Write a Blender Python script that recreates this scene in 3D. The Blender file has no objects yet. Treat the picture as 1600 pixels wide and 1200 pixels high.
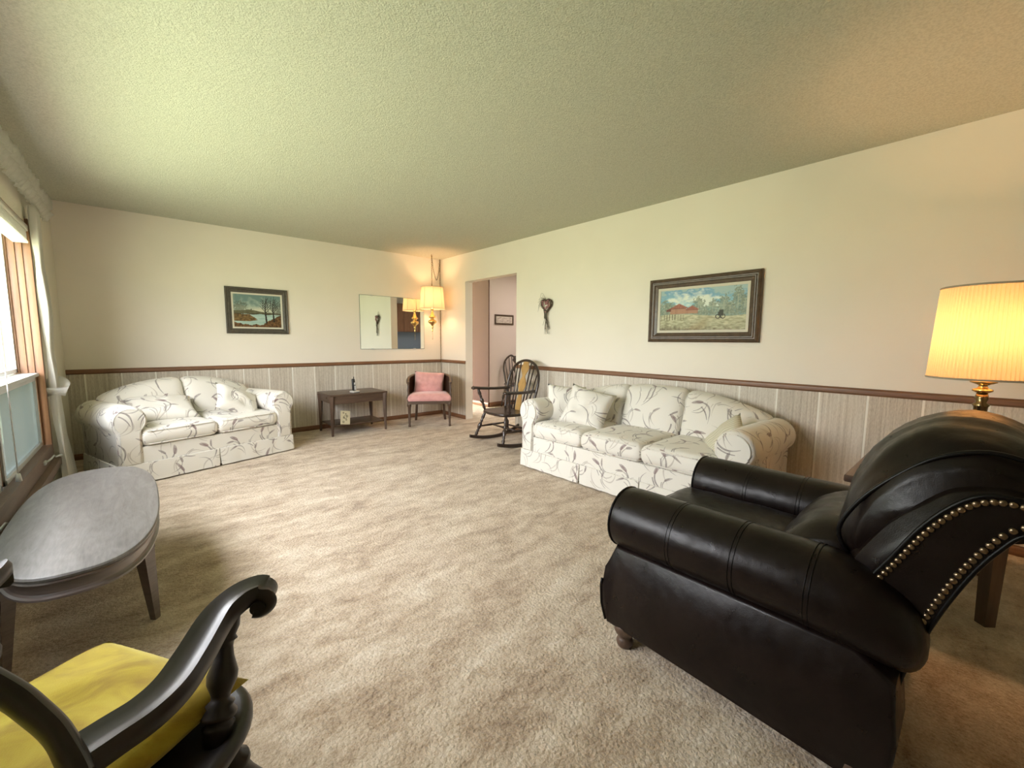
import bpy, bmesh, math, random
from mathutils import Vector, Matrix, noise
random.seed(7)
PI = math.pi
sc = bpy.context.scene
C = sc.collection

# ------------------------------------------------------------------ camera
FPX, YAW, PITCH, ROLL, CAMH = 652.46, 0.72788, 0.103094, 0.00667, 1.185
XR, YF, XL, H, HR = 3.622, 5.775, -0.535, 2.44, 0.882
YB = -1.9
cy, sy = math.cos(YAW), math.sin(YAW)
Fv = Vector((sy*math.cos(PITCH), cy*math.cos(PITCH), -math.sin(PITCH)))
Rv = Vector((cy, -sy, 0)); Uv = Rv.cross(Fv)
c, s = math.cos(ROLL), math.sin(ROLL)
r2 = c*Rv + s*Uv; u2 = -s*Rv + c*Uv
cam = bpy.data.cameras.new('camera'); camo = bpy.data.objects.new('camera', cam); C.objects.link(camo)
M = Matrix.Identity(4)
for i in range(3):
    M[i][0] = r2[i]; M[i][1] = u2[i]; M[i][2] = -Fv[i]
M[0][3], M[1][3], M[2][3] = 0, 0, CAMH
camo.matrix_world = M
cam.sensor_width = 36; cam.lens = FPX/1600*36; cam.clip_start = 0.02
sc.camera = camo

# ------------------------------------------------------------------ light
sc.view_settings.view_transform = 'Standard'; sc.view_settings.look = 'None'
sc.view_settings.gamma = 1; sc.view_settings.use_curve_mapping = False
sc.view_settings.exposure = 0.72
w = bpy.data.worlds.new('sky'); sc.world = w; w.use_nodes = True
nt = w.node_tree; nt.nodes.clear()
wo = nt.nodes.new('ShaderNodeOutputWorld'); bg = nt.nodes.new('ShaderNodeBackground')
tc = nt.nodes.new('ShaderNodeTexCoord'); sx = nt.nodes.new('ShaderNodeSeparateXYZ'); cr = nt.nodes.new('ShaderNodeValToRGB')
mr = nt.nodes.new('ShaderNodeMapRange'); mr.inputs[1].default_value = -1; mr.inputs[2].default_value = 1
nt.links.new(tc.outputs['Generated'], sx.inputs[0]); nt.links.new(sx.outputs[2], mr.inputs[0])
nt.links.new(mr.outputs[0], cr.inputs[0]); nt.links.new(cr.outputs[0], bg.inputs[0]); nt.links.new(bg.outputs[0], wo.inputs[0])
e = cr.color_ramp.elements
e[0].position = 0.0; e[0].color = (0.52, 0.58, 0.36, 1)
e[1].position = 1.0; e[1].color = (0.95, 1.0, 1.12, 1)
for p_, c_ in ((0.46, (0.60, 0.66, 0.44, 1)), (0.52, (0.85, 0.90, 0.84, 1)), (0.62, (1.05, 1.05, 1.08, 1))):
    n_ = e.new(p_); n_.color = c_
bg.inputs[1].default_value = 14.5

def area(name, loc, rot, sx_, sy_, power, col, portal=False):
    l = bpy.data.lights.new(name, 'AREA'); l.shape = 'RECTANGLE'; l.size = sx_; l.size_y = sy_
    l.energy = power; l.color = col
    if portal: l.cycles.is_portal = True
    o = bpy.data.objects.new(name, l); C.objects.link(o); o.location = loc; o.rotation_euler = rot
    return o
WY0, WY1, WZ0, WZ1 = 1.25, 4.45, 0.42, 1.95      # picture window opening
area('window_portal', (-0.74, (WY0+WY1)/2, (WZ0+WZ1)/2), (0, -PI/2, 0), WZ1-WZ0, WY1-WY0, 1, (1, 1, 1), True)
area('hall_ceiling_light', (5.2, 4.7, 2.42), (0, 0, 0), 0.3, 0.3, 10, (1.0, 0.84, 0.80))
area('kitchen_ceiling_light', (4.9, 2.6, 2.42), (0, 0, 0), 0.5, 0.5, 22, (1.0, 0.9, 0.8))

# ------------------------------------------------------------------ node helper
class E:
    """socket wrapper for node arithmetic"""
    def __init__(s, nt, v): s.nt = nt; s.v = v
    def _op(s, op, *a):
        n = s.nt.nodes.new('ShaderNodeMath'); n.operation = op
        for i, x in enumerate((s,)+a):
            x = x.v if isinstance(x, E) else x
            if isinstance(x, (int, float)): n.inputs[i].default_value = x
            else: s.nt.links.new(x, n.inputs[i])
        return E(s.nt, n.outputs[0])
    def __add__(s, o): return s._op('ADD', o)
    __radd__ = __add__
    def __mul__(s, o): return s._op('MULTIPLY', o)
    __rmul__ = __mul__
    def __sub__(s, o): return s._op('SUBTRACT', o)
    def __rsub__(s, o): return E(s.nt, o)._op('SUBTRACT', s)
    def __truediv__(s, o): return s._op('DIVIDE', o)
    def abs(s): return s._op('ABSOLUTE')
    def sin(s): return s._op('SINE')
    def cos(s): return s._op('COSINE')
    def lt(s, o): return s._op('LESS_THAN', o)
    def gt(s, o): return s._op('GREATER_THAN', o)
    def max(s, o): return s._op('MAXIMUM', o)
    def min(s, o): return s._op('MINIMUM', o)
    def frac(s): return s._op('FRACT')
    def pow(s, o): return s._op('POWER', o)
    def clamp(s): return s.max(0.0).min(1.0)

def L(c): return tuple(list(c)+[1]) if len(c) == 3 else c
def srgb(r, g, b):
    f = lambda x: (x/255/12.92) if x/255 <= 0.04045 else ((x/255+0.055)/1.055)**2.4
    return (f(r), f(g), f(b))

def mat(name, col=(.5, .5, .5), rough=.5, metal=0, spec=.5, **k):
    m = bpy.data.materials.new(name); m.use_nodes = True
    b = m.node_tree.nodes['Principled BSDF']
    b.inputs['Base Color'].default_value = L(col); b.inputs['Roughness'].default_value = rough
    b.inputs['Metallic'].default_value = metal; b.inputs['Specular IOR Level'].default_value = spec
    for kk, v in k.items(): b.inputs[kk.replace('_', ' ')].default_value = v
    return m
def nn(m, t, **k):
    n = m.node_tree.nodes.new(t)
    for a, v in k.items(): setattr(n, a, v)
    return n
def lk(m, a, b): m.node_tree.links.new(a, b)
def coords(m, kind='Object', scale=(1, 1, 1), rot=(0, 0, 0)):
    t = nn(m, 'ShaderNodeTexCoord'); mp = nn(m, 'ShaderNodeMapping')
    mp.inputs['Scale'].default_value = scale; mp.inputs['Rotation'].default_value = rot
    lk(m, t.outputs[kind], mp.inputs[0]); return mp.outputs[0]
def tex(m, vec, scale=5, detail=3, rough=.5, dist=0):
    n = nn(m, 'ShaderNodeTexNoise'); n.inputs['Scale'].default_value = scale; n.inputs['Detail'].default_value = detail
    n.inputs['Roughness'].default_value = rough; n.inputs['Distortion'].default_value = dist
    lk(m, vec, n.inputs['Vector']); return n.outputs[0]
def ramp(m, f, stops):
    n = nn(m, 'ShaderNodeValToRGB'); e = n.color_ramp.elements
    while len(e) < len(stops): e.new(.5)
    for i, (p_, c_) in enumerate(stops): e[i].position = p_; e[i].color = L(c_)
    lk(m, f, n.inputs[0]); return n.outputs[0]
def mix(m, f, a, b, mode='MIX'):
    n = nn(m, 'ShaderNodeMix', data_type='RGBA', blend_type=mode)
    for i, x in ((0, f), (6, a), (7, b)):
        if isinstance(x, E): x = x.v
        if isinstance(x, (int, float)): n.inputs[i].default_value = x
        elif isinstance(x, tuple): n.inputs[i].default_value = L(x)
        else: lk(m, x, n.inputs[i])
    return n.outputs[2]
def bump(m, h, dist=.01, strength=1.0):
    n = nn(m, 'ShaderNodeBump'); n.inputs['Distance'].default_value = dist; n.inputs['Strength'].default_value = strength
    if isinstance(h, E): h = h.v
    lk(m, h, n.inputs['Height']); lk(m, n.outputs[0], m.node_tree.nodes['Principled BSDF'].inputs['Normal'])
def setc(m, s_): lk(m, s_.v if isinstance(s_, E) else s_, m.node_tree.nodes['Principled BSDF'].inputs['Base Color'])

def wood(name, c1, c2, rough=.35, scale=(1.5, 12, 12), coat=.2, kind='Object', nscale=3, rot=(0, 0, 0)):
    m = mat(name, c1, rough); v = coords(m, kind, scale, rot)
    f = tex(m, v, nscale, 6, .6, .6)
    setc(m, ramp(m, f, [(.3, c1), (.7, c2)])); bump(m, f, .0006)
    m.node_tree.nodes['Principled BSDF'].inputs['Coat Weight'].default_value = coat
    m.node_tree.nodes['Principled BSDF'].inputs['Coat Roughness'].default_value = .2
    return m

def floral(name, base=(.76, .73, .66), dens=1.0):
    m = mat(name, base, .85, spec=.2); ntr = m.node_tree
    uv = nn(m, 'ShaderNodeTexCoord').outputs['UV']
    col = None; b = base
    def layer(scale, off, head):
        mp = nn(m, 'ShaderNodeMapping'); mp.inputs['Scale'].default_value = (scale, scale, scale); mp.inputs['Location'].default_value = off
        lk(m, uv, mp.inputs[0])
        vo = nn(m, 'ShaderNodeTexVoronoi', voronoi_dimensions='2D'); vo.inputs['Scale'].default_value = 1; vo.inputs['Randomness'].default_value = .45
        lk(m, mp.outputs[0], vo.inputs['Vector'])
        d = nn(m, 'ShaderNodeVectorMath', operation='SUBTRACT'); lk(m, mp.outputs[0], d.inputs[0]); lk(m, vo.outputs['Position'], d.inputs[1])
        sp = nn(m, 'ShaderNodeSeparateXYZ'); lk(m, d.outputs[0], sp.inputs[0])
        sc_ = nn(m, 'ShaderNodeSeparateColor'); lk(m, vo.outputs['Color'], sc_.inputs[0])
        X, Y = E(ntr, sp.outputs[0]), E(ntr, sp.outputs[1]); r, g, bb = (E(ntr, sc_.outputs[i]) for i in range(3))
        a = r*2.4+.45; ca, sa = a.cos(), a.sin()
        x = X*ca+Y*sa; y = Y*ca-X*sa
        k = (g*1.3+1.0)*((bb*7.0)._op('FRACT').gt(.5)*2-1)
        yc = y-k*(x*x-.06)
        wdt = (1-(x/.44)*(x/.44)).max(0.0)*.022+.003
        stem = yc.abs().lt(wdt)*x.abs().lt(.43)
        y2 = y-k*.55*(x*x-.06)-.11
        stem2 = y2.abs().lt(wdt*.8)*(x+.1).abs().lt(.22)
        res = stem.max(stem2*g.gt(.35))
        hd = None
        if head:
            hx = (x-.31)/.125; hy = yc/.074
            el = (hx*hx+hy*hy).lt(1.0)
            tines = (1-((x-.36).gt(0.0)*((yc*34).sin().abs().lt(.45))))
            hd = el*tines*bb.gt(.3)
        return res, hd
    s1, h1 = layer(4.0, (0, 0, 0), True)
    s2, h2 = layer(5.6, (3.3, 1.7, 0), True)
    s3, _ = layer(4.7, (7.1, 5.2, 0), False)
    fib = tex(m, uv, 260, 2, .5)
    c0 = mix(m, fib, tuple(x*.93 for x in base), tuple(min(1, x*1.05) for x in base))
    blot = E(ntr, tex(m, uv, 30, 2, .5))*.7+.35
    c0 = mix(m, s3*.60*blot, c0, (.30, .25, .21))
    c0 = mix(m, s1*.95*blot, c0, (.15, .125, .125))
    c0 = mix(m, s2*.80*blot, c0, (.20, .175, .165))
    c0 = mix(m, h2*.85*blot, c0, (.17, .13, .13))
    c0 = mix(m, h1*.95*blot, c0, (.19, .115, .12))
    setc(m, c0); bump(m, fib, .0008, .6)
    ntr.nodes['Principled BSDF'].inputs['Sheen Weight'].default_value = .15
    return m

MT = {}
MT['floral'] = floral('floral_fabric')
m = mat('striped_back_fabric', (.66, .62, .48), .85, spec=.2); u_ = nn(m, 'ShaderNodeTexCoord').outputs['UV']
sp_ = nn(m, 'ShaderNodeSeparateXYZ'); lk(m, u_, sp_.inputs[0])
st_ = ((E(m.node_tree, sp_.outputs[0])*260).sin()*.5+.5); setc(m, mix(m, st_, (.70, .66, .52), (.52, .49, .38))); MT['stripe'] = m
m = mat('leather', (.010, .006, .005), .36, spec=.28); v_ = coords(m, 'Object', (1, 1, 1))
vo = nn(m, 'ShaderNodeTexVoronoi'); vo.inputs['Scale'].default_value = 420; lk(m, v_, vo.inputs['Vector'])
big = tex(m, v_, 9, 3, .5); setc(m, ramp(m, big, [(.3, (.0065, .0035, .003)), (.7, (.013, .0075, .006))]))
bump(m, E(m.node_tree, vo.outputs[0])*.12+E(m.node_tree, big)*3.0, .0022, .6)
rr_ = ramp(m, tex(m, v_, 25, 3), [(.3, (.27,)*3), (.7, (.40,)*3)]); lk(m, rr_, m.node_tree.nodes['Principled BSDF'].inputs['Roughness']); MT['leather'] = m
MT['leather_dark'] = mat('leather_piping', (.004, .003, .003), .35, spec=.25)
MT['nail'] = mat('antique_brass_nail', (.30, .22, .15), .28, 1)
MT['brass'] = mat('brass', (.72, .50, .20), .18, 1)
MT['dark_brass'] = mat('dark_brass', (.25, .17, .08), .25, 1)
MT['walnut'] = wood('walnut', (.060, .034, .022), (.11, .066, .042), .4)
MT['walnut_z'] = wood('walnut_upright', (.060, .034, .022), (.11, .066, .042), .4, (12, 12, 1.5))
MT['chairwood'] = wood('dark_chair_wood', (.022, .013, .010), (.045, .026, .018), .32, (10, 10, 2), .35)
MT['blackwood'] = wood('black_brown_wood', (.009, .006, .005), (.019, .012, .010), .40, (6, 6, 6), .12)
MT['railwood'] = wood('oak_rail', (.165, .075, .035), (.25, .12, .060), .45, (2, 2, 18), .1)
MT['windowwood'] = wood('window_oak', (.19, .092, .045), (.28, .145, .075), .45, (14, 14, 1.0), .1)
MT['sillwood'] = wood('window_sill_wood', (.10, .060, .042), (.17, .11, .075), .5, (8, 1, 8), .1)
MT['white'] = mat('white_enamel', (.75, .75, .72), .35)
MT['grey_metal'] = mat('aluminium', (.55, .57, .56), .4, .6)
MT['black'] = mat('black_plastic', (.012, .012, .013), .3)
MT['silver'] = mat('silver_plastic', (.62, .62, .60), .3, .3)
# coffee table veneer
m = mat('coffee_table_veneer', (.13, .10, .085), .42)
v_ = coords(m, 'Object', (1.0, 2.2, 1)); n1 = tex(m, v_, 2.2, 2, .5)
wv = nn(m, 'ShaderNodeTexWave', wave_type='RINGS', rings_direction='Z'); wv.inputs['Scale'].default_value = 5; wv.inputs['Distortion'].default_value = 7; wv.inputs['Detail'].default_value = 4; wv.inputs['Detail Scale'].default_value = 1.6
lk(m, coords(m, 'Object', (1.6, .7, 1)), wv.inputs['Vector'])
n2 = tex(m, coords(m, 'Object', (60, 6, 1)), 3, 4, .6)
n3 = tex(m, coords(m, 'Object', (7, 1.4, 1), (0, 0, .25)), 2.4, 5, .62, 1.8); g_ = E(m.node_tree, n3)*.66+E(m.node_tree, wv.outputs[1])*.04+E(m.node_tree, n2)*.30
setc(m, ramp(m, g_.v, [(.33, (.088, .078, .073)), (.62, (.175, .162, .152))]))
b_ = m.node_tree.nodes['Principled BSDF']; b_.inputs['Coat Weight'].default_value = .3; b_.inputs['Coat Roughness'].default_value = .4
MT['veneer'] = m
MT['table_edge'] = wood('coffee_table_edge', (.13, .10, .088), (.20, .16, .14), .35, (3, 3, 20), .4)
# carpet
m = mat('carpet', (.4, .3, .22), .95, spec=.1); nt_ = m.node_tree; v_ = coords(m, 'Object')
a1 = E(nt_, tex(m, coords(m, 'Object', (.8, 2.2, 1), (0, 0, .35)), 2.6, 4, .6, .4)); a2 = E(nt_, tex(m, coords(m, 'Object', (1, 1.6, 1), (0, 0, .2)), 9, 4, .65, .3)); a3 = E(nt_, tex(m, v_, 150, 3, .75))
a4 = E(nt_, tex(m, v_, 50, 3, .65))
f_ = a1*.32+a2*.28+a4*.16+a3*.24
setc(m, ramp(m, f_.v, [(.37, srgb(130, 106, 82)), (.45, srgb(178, 155, 127)), (.53, srgb(208, 189, 163)), (.63, srgb(232, 219, 199))]))
vt = nn(m, 'ShaderNodeTexVoronoi'); vt.inputs['Scale'].default_value = 75; lk(m, v_, vt.inputs['Vector'])
bump(m, a3*.7+a4*.6-E(nt_, vt.outputs[0])*.6, .011, .8)
m.node_tree.nodes['Principled BSDF'].inputs['Sheen Weight'].default_value = .3; MT['carpet'] = m
# ceiling
m = mat('popcorn_ceiling', (.60, .60, .51), .95, spec=.1); v_ = coords(m, 'Object')
bump(m, E(m.node_tree, tex(m, v_, 130, 3, .7))+E(m.node_tree, tex(m, v_, 60, 2, .6))*.4, .010, .8)
setc(m, ramp(m, tex(m, v_, 110, 2), [(.35, (.54, .545, .445)), (.6, (.64, .64, .53))])); MT['ceiling'] = m
# plaster walls
def plaster(name, col, b_=.001):
    m = mat(name, col, .8, spec=.25); v_ = coords(m, 'Object')
    bump(m, E(m.node_tree, tex(m, v_, 120, 3, .6)), b_, .5)
    setc(m, ramp(m, tex(m, v_, 1.5, 3), [(.3, tuple(x*.97 for x in col)), (.7, tuple(min(1, x*1.02) for x in col))])); return m
MT['wall'] = plaster('cream_wall', (.85, .785, .69))
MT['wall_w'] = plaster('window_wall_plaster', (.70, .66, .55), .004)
MT['hallwall'] = plaster('hall_wall', (.68, .60, .55))
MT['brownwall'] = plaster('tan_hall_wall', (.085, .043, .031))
# wainscot panelling
def wains(name, axis, off, sp):
    m = mat(name, (.5, .47, .42), .6, spec=.3); nt_ = m.node_tree
    t = nn(m, 'ShaderNodeTexCoord'); s_ = nn(m, 'ShaderNodeSeparateXYZ'); lk(m, t.outputs['Object'], s_.inputs[0])
    x = E(nt_, s_.outputs[axis])
    g = (((x-off)/sp+100.5).frac()-.5).abs().lt(.012/sp/2)
    sc3 = (60, 60, 1.3)
    st = tex(m, coords(m, 'Object', sc3), 1.0, 4, .6); fine = tex(m, coords(m, 'Object', (240, 240, 45)), 1.0, 2, .6)
    pl = ((x-off)/sp+100)._op('FLOOR'); tone = ((pl*12.9898).sin()*43758.5)._op('FRACT')
    c_ = ramp(m, (E(nt_, st)*.6+E(nt_, fine)*.35+tone*.10).v, [(.36, srgb(174, 163, 148)), (.52, srgb(202, 193, 179)), (.68, srgb(222, 215, 203))])
    setc(m, mix(m, g, c_, srgb(240, 236, 226))); bump(m, 1-g, .002, 1)
    return m
MT['wains_far'] = wains('wood_panel_far', 0, 1.69, .2625)
MT['wains_right'] = wains('wood_panel_right', 1, .75, .267)
# glass
m = mat('clear_glass', (1, 1, 1), 0.0); b_ = m.node_tree.nodes['Principled BSDF']
tr = nn(m, 'ShaderNodeBsdfTransparent'); gl = nn(m, 'ShaderNodeBsdfGlossy'); gl.inputs['Roughness'].default_value = .02
ms = nn(m, 'ShaderNodeMixShader'); ms.inputs[0].default_value = .06; lk(m, tr.outputs[0], ms.inputs[1]); lk(m, gl.outputs[0], ms.inputs[2])
lk(m, ms.outputs[0], m.node_tree.nodes['Material Output'].inputs[0]); MT['glass'] = m
m = mat('insect_screen', (.2, .24, .24), .8)
tr = nn(m, 'ShaderNodeBsdfTransparent'); ms = nn(m, 'ShaderNodeMixShader'); ms.inputs[0].default_value = .86
b_ = m.node_tree.nodes['Principled BSDF']; b_.inputs['Base Color'].default_value = (.13, .16, .16, 1)
tl = nn(m, 'ShaderNodeBsdfTranslucent'); tl.inputs[0].default_value = (.035, .045, .047, 1); ad = nn(m, 'ShaderNodeAddShader'); lk(m, b_.outputs[0], ad.inputs[0]); lk(m, tl.outputs[0], ad.inputs[1])
lk(m, tr.outputs[0], ms.inputs[1]); lk(m, ad.outputs[0], ms.inputs[2]); lk(m, ms.outputs[0], m.node_tree.nodes['Material Output'].inputs[0]); MT['screen'] = m
def cloth(name, col, trans=.35, nscale=200, tcol=None):
    m = mat(name, col, .9, spec=.1); b_ = m.node_tree.nodes['Principled BSDF']
    tl = nn(m, 'ShaderNodeBsdfTranslucent'); tl.inputs[0].default_value = L(tcol or col); ms = nn(m, 'ShaderNodeMixShader'); ms.inputs[0].default_value = trans
    bump(m, tex(m, coords(m), nscale, 2), .0006)
    lk(m, b_.outputs[0], ms.inputs[1]); lk(m, tl.outputs[0], ms.inputs[2]); lk(m, ms.outputs[0], m.node_tree.nodes['Material Output'].inputs[0]); return m
MT['curtain'] = cloth('curtain_cloth', (.90, .89, .85), .6)
MT['shade_plain'] = cloth('lampshade_cloth', (.80, .70, .52), .5, 200, (.42, .34, .22))
MT['shade_pleat'] = cloth('pleated_lampshade_cloth', (.80, .62, .42), .5, 200, (.34, .25, .13))
MT['shade_trim'] = mat('shade_trim', (.42, .36, .26), .8)
m = mat('pink_velvet', (.66, .30, .28), .8, spec=.2); v_ = coords(m); n_ = tex(m, v_, 14, 3)
setc(m, ramp(m, n_, [(.3, (.62, .31, .29)), (.7, (.76, .40, .38))])); m.node_tree.nodes['Principled BSDF'].inputs['Sheen Weight'].default_value = .5; MT['pink'] = m
m = mat('yellow_velvet', (.5, .36, .03), .75, spec=.2); v_ = coords(m); n_ = tex(m, v_, 7, 4, .6, 1.0)
setc(m, ramp(m, n_, [(.32, (.28, .17, .016)), (.5, (.46, .34, .028)), (.68, (.56, .46, .055))])); m.node_tree.nodes['Principled BSDF'].inputs['Sheen Weight'].default_value = .6
m.node_tree.nodes['Principled BSDF'].inputs['Sheen Tint'].default_value = (1, .9, .4, 1); bump(m, tex(m, v_, 500, 2), .001, .6); MT['yellow'] = m
m = mat('woven_cane', (.09, .05, .035), .6); v_ = coords(m, 'Object', (1, 1, 1)); ck = nn(m, 'ShaderNodeTexChecker'); ck.inputs['Scale'].default_value = 160; lk(m, v_, ck.inputs['Vector'])
ck.inputs[1].default_value = (.26, .16, .11, 1); ck.inputs[2].default_value = (.13, .075, .05, 1); setc(m, ck.outputs[0]); MT['cane'] = m
MT['mirror'] = mat('mirror_glass', (.86, .90, .87), 0.0, 1)
MT['mirror_edge'] = mat('mirror_edge', (.12, .15, .13), .2)
MT['gold'] = wood('golden_splat', (.36, .20, .055), (.50, .30, .10), .35, (6, 6, 2), .3)
MT['linen'] = mat('painting_liner', (.66, .62, .52), .8)
MT['frame_brown'] = wood('frame_brown', (.060, .036, .022), (.12, .075, .045), .4, (8, 8, 8), .2)
MT['frame_grey'] = wood('frame_grey', (.065, .055, .045), (.11, .095, .075), .5, (20, 8, 20), .1)
MT['twig'] = mat('dried_twig', (.10, .065, .045), .9); MT['rose'] = mat('dried_flower', (.35, .17, .17), .9); MT['leafgrey'] = mat('dried_leaf', (.14, .12, .09), .9)
MT['cabinet'] = wood('kitchen_cabinet_wood', (.16, .075, .042), (.23, .115, .065), .4, (10, 10, 1.5), .2)
MT['pantry'] = wood('dark_door_wood', (.085, .046, .030), (.12, .068, .045), .4, (10, 10, 1.5), .2)
MT['counter'] = mat('kitchen_counter', (.55, .55, .52), .3); MT['tile'] = mat('blue_grey_backsplash', (.20, .24, .32), .4)
MT['sock'] = mat('bulb_socket', (.4, .3, .15), .3, 1)
m = mat('bulb', (1, 1, 1), .5); b_ = m.node_tree.nodes['Principled BSDF']; b_.inputs['Emission Color'].default_value = (1, .66, .34, 1); b_.inputs['Emission Strength'].default_value = 5; MT['bulb'] = m
MT['bark'] = mat('bark', (.12, .09, .06), .9); MT['foliage'] = mat('foliage', (.14, .20, .09), .8)
MT['vertexcol'] = None
def vcol_mat(name, rough=.5):
    m = mat(name, (1, 1, 1), rough, spec=.3); a = nn(m, 'ShaderNodeAttribute'); a.attribute_name = 'paint'; setc(m, a.outputs['Color'])
    bump(m, tex(m, coords(m), 160, 3), .0008, .6); return m
MT['paint'] = vcol_mat('oil_paint', .45)

# ------------------------------------------------------------------ mesh helpers
def link(name, me, mt=None, parent=None, loc=None, rot=None, smooth=True, subsurf=0, kind=None, label=None):
    o = bpy.data.objects.new(name, me); C.objects.link(o)
    if mt is not None: me.materials.append(MT[mt] if isinstance(mt, str) else mt)
    if parent is not None: o.parent = parent
    if loc is not None: o.location = loc
    if rot is not None: o.rotation_euler = rot
    if smooth: me.shade_smooth()
    if subsurf:
        md = o.modifiers.new('s', 'SUBSURF'); md.levels = subsurf; md.render_levels = subsurf
    if kind: o['kind'] = kind
    if label: o['label'] = label
    return o
def obj(name, bm, mt, parent=None, smooth=True, autos=None, **k):
    me = bpy.data.meshes.new(name)
    bmesh.ops.recalc_face_normals(bm, faces=bm.faces[:])
    if not bm.loops.layers.uv: box_uv(bm)
    bm.to_mesh(me); bm.free()
    o = link(name, me, mt, parent, smooth=smooth, **k)
    if autos is not None and smooth: me.set_sharp_from_angle(angle=math.radians(autos))
    return o
def box_uv(bm, off=(0, 0)):
    bm.normal_update()
    uvl = bm.loops.layers.uv.verify()
    for f in bm.faces:
        n = f.normal; a = max(range(3), key=lambda i: abs(n[i]))
        for l in f.loops:
            p_ = l.vert.co
            if a == 0: u, v = p_.y+.37, p_.z
            elif a == 1: u, v = p_.x, p_.z
            else: u, v = p_.x, p_.y+.13
            l[uvl].uv = (u+off[0], v+off[1])
def root(name, label, cat, loc=(0, 0, 0), rz=0, group=None, kind=None):
    o = bpy.data.objects.new(name, None); C.objects.link(o); o.empty_display_size = .1
    o.location = loc; o.rotation_euler = (0, 0, rz)
    if kind: o['kind'] = kind
    else: o['label'] = label; o['category'] = cat
    if group: o['group'] = group
    return o
def tag(o, label, cat, group=None):
    o['label'] = label; o['category'] = cat
    if group: o['group'] = group
    return o
def bx(bm, x0, x1, y0, y1, z0, z1, bev=0, seg=2, M_=None):
    r = bmesh.ops.create_cube(bm, size=1)
    vs = r['verts']
    for v in vs: v.co = Vector(((x0+x1)/2+v.co.x*(x1-x0), (y0+y1)/2+v.co.y*(y1-y0), (z0+z1)/2+v.co.z*(z1-z0)))
    if bev:
        es = list({e for v in vs for e in v.link_edges})
        g = bmesh.ops.bevel(bm, geom=es, offset=bev, segments=seg, affect='EDGES', profile=.7)
        vs = list({v for f in g['faces'] for v in f.verts} | {v for v in vs if v.is_valid})
    if M_ is not None:
        for v in vs: v.co = M_ @ v.co
    return vs
def box(name, mt, x0, x1, y0, y1, z0, z1, parent=None, bev=0, **k):
    bm = bmesh.new(); bx(bm, x0, x1, y0, y1, z0, z1, bev); return obj(name, bm, mt, parent, smooth=bool(bev), autos=40 if bev else None, **k)
def frame_of(d, ref=Vector((0, 0, 1))):
    d = d.normalized()
    if abs(d.dot(ref)) > .97: ref = Vector((0, 1, 0)) if abs(d.y) < .9 else Vector((1, 0, 0))
    a = ref.cross(d).normalized(); b = d.cross(a).normalized(); return a, b
def tube(bm, pts, rad, seg=10, closed=False, flat=None, caps=True):
    """sweep a circle (or ellipse: flat=(w,h)) along pts; rad a number or list; frames carried along"""
    pts = [Vector(p_) for p_ in pts]; n = len(pts)
    R_ = rad if isinstance(rad, (list, tuple)) else [rad]*n
    rings = []; prev = None
    for i, p_ in enumerate(pts):
        if closed: d = pts[(i+1) % n]-pts[i-1]
        else: d = pts[min(i+1, n-1)]-pts[max(i-1, 0)]
        d.normalize()
        if prev is None: a, b = frame_of(d)
        else:
            a = prev-d*prev.dot(d)
            if a.length < 1e-5: a, b = frame_of(d)
            a.normalize(); b = d.cross(a).normalized()
        prev = a
        fw, fh = flat if flat else (1, 1)
        rings.append([bm.verts.new(p_+(a*math.cos(t*2*PI/seg)*fw+b*math.sin(t*2*PI/seg)*fh)*R_[i]) for t in range(seg)])
    m_ = n if closed else n-1
    for i in range(m_):
        A, B = rings[i], rings[(i+1) % n]
        for j in range(seg): bm.faces.new((A[j], A[(j+1) % seg], B[(j+1) % seg], B[j]))
    if caps and not closed:
        bm.faces.new(rings[0][::-1]); bm.faces.new(rings[-1])
    return rings
def spline(P, n=8, closed=False):
    """Catmull-Rom through points (tuples of any length)"""
    out = []; m_ = len(P); seg = m_ if closed else m_-1
    g = lambda i: P[i % m_] if closed else P[max(0, min(m_-1, i))]
    for i in range(seg):
        p0, p1, p2, p3 = g(i-1), g(i), g(i+1), g(i+2)
        for k in range(n):
            t = k/n
            out.append(tuple(.5*((2*b)+(c_-a)*t+(2*a-5*b+4*c_-d)*t*t+(-a+3*b-3*c_+d)*t**3) for a, b, c_, d in zip(p0, p1, p2, p3)))
    if not closed: out.append(tuple(P[-1]))
    return out
def lathe(bm, prof, seg=24, M_=None):
    """prof: list of (r,z)"""
    rings = []
    for r, z in prof:
        if r < 1e-5: rings.append([bm.verts.new((0, 0, z))])
        else: rings.append([bm.verts.new((r*math.cos(2*PI*j/seg), r*math.sin(2*PI*j/seg), z)) for j in range(seg)])
    for A, B in zip(rings[:-1], rings[1:]):
        for j in range(seg):
            k = (j+1) % seg
            if len(A) == 1 and len(B) == 1: continue
            if len(A) == 1: bm.faces.new((A[0], B[j], B[k]))
            elif len(B) == 1: bm.faces.new((A[j], A[k], B[0]))
            else: bm.faces.new((A[j], A[k], B[k], B[j]))
    for R_ in (rings[0], rings[-1]):
        if len(R_) > 1: bm.faces.new(R_)
    if M_ is not None:
        for R_ in rings:
            for v in R_: v.co = M_ @ v.co
def turned(bm, a, b, prof, seg=14):
    """lathe profile (r, t in 0..1) along segment a->b"""
    a, b = Vector(a), Vector(b); d = b-a; Lh = d.length
    q = Vector((0, 0, 1)).rotation_difference(d.normalized()).to_matrix().to_4x4()
    lathe(bm, [(r, t*Lh) for r, t in prof], seg, Matrix.Translation(a) @ q)
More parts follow.
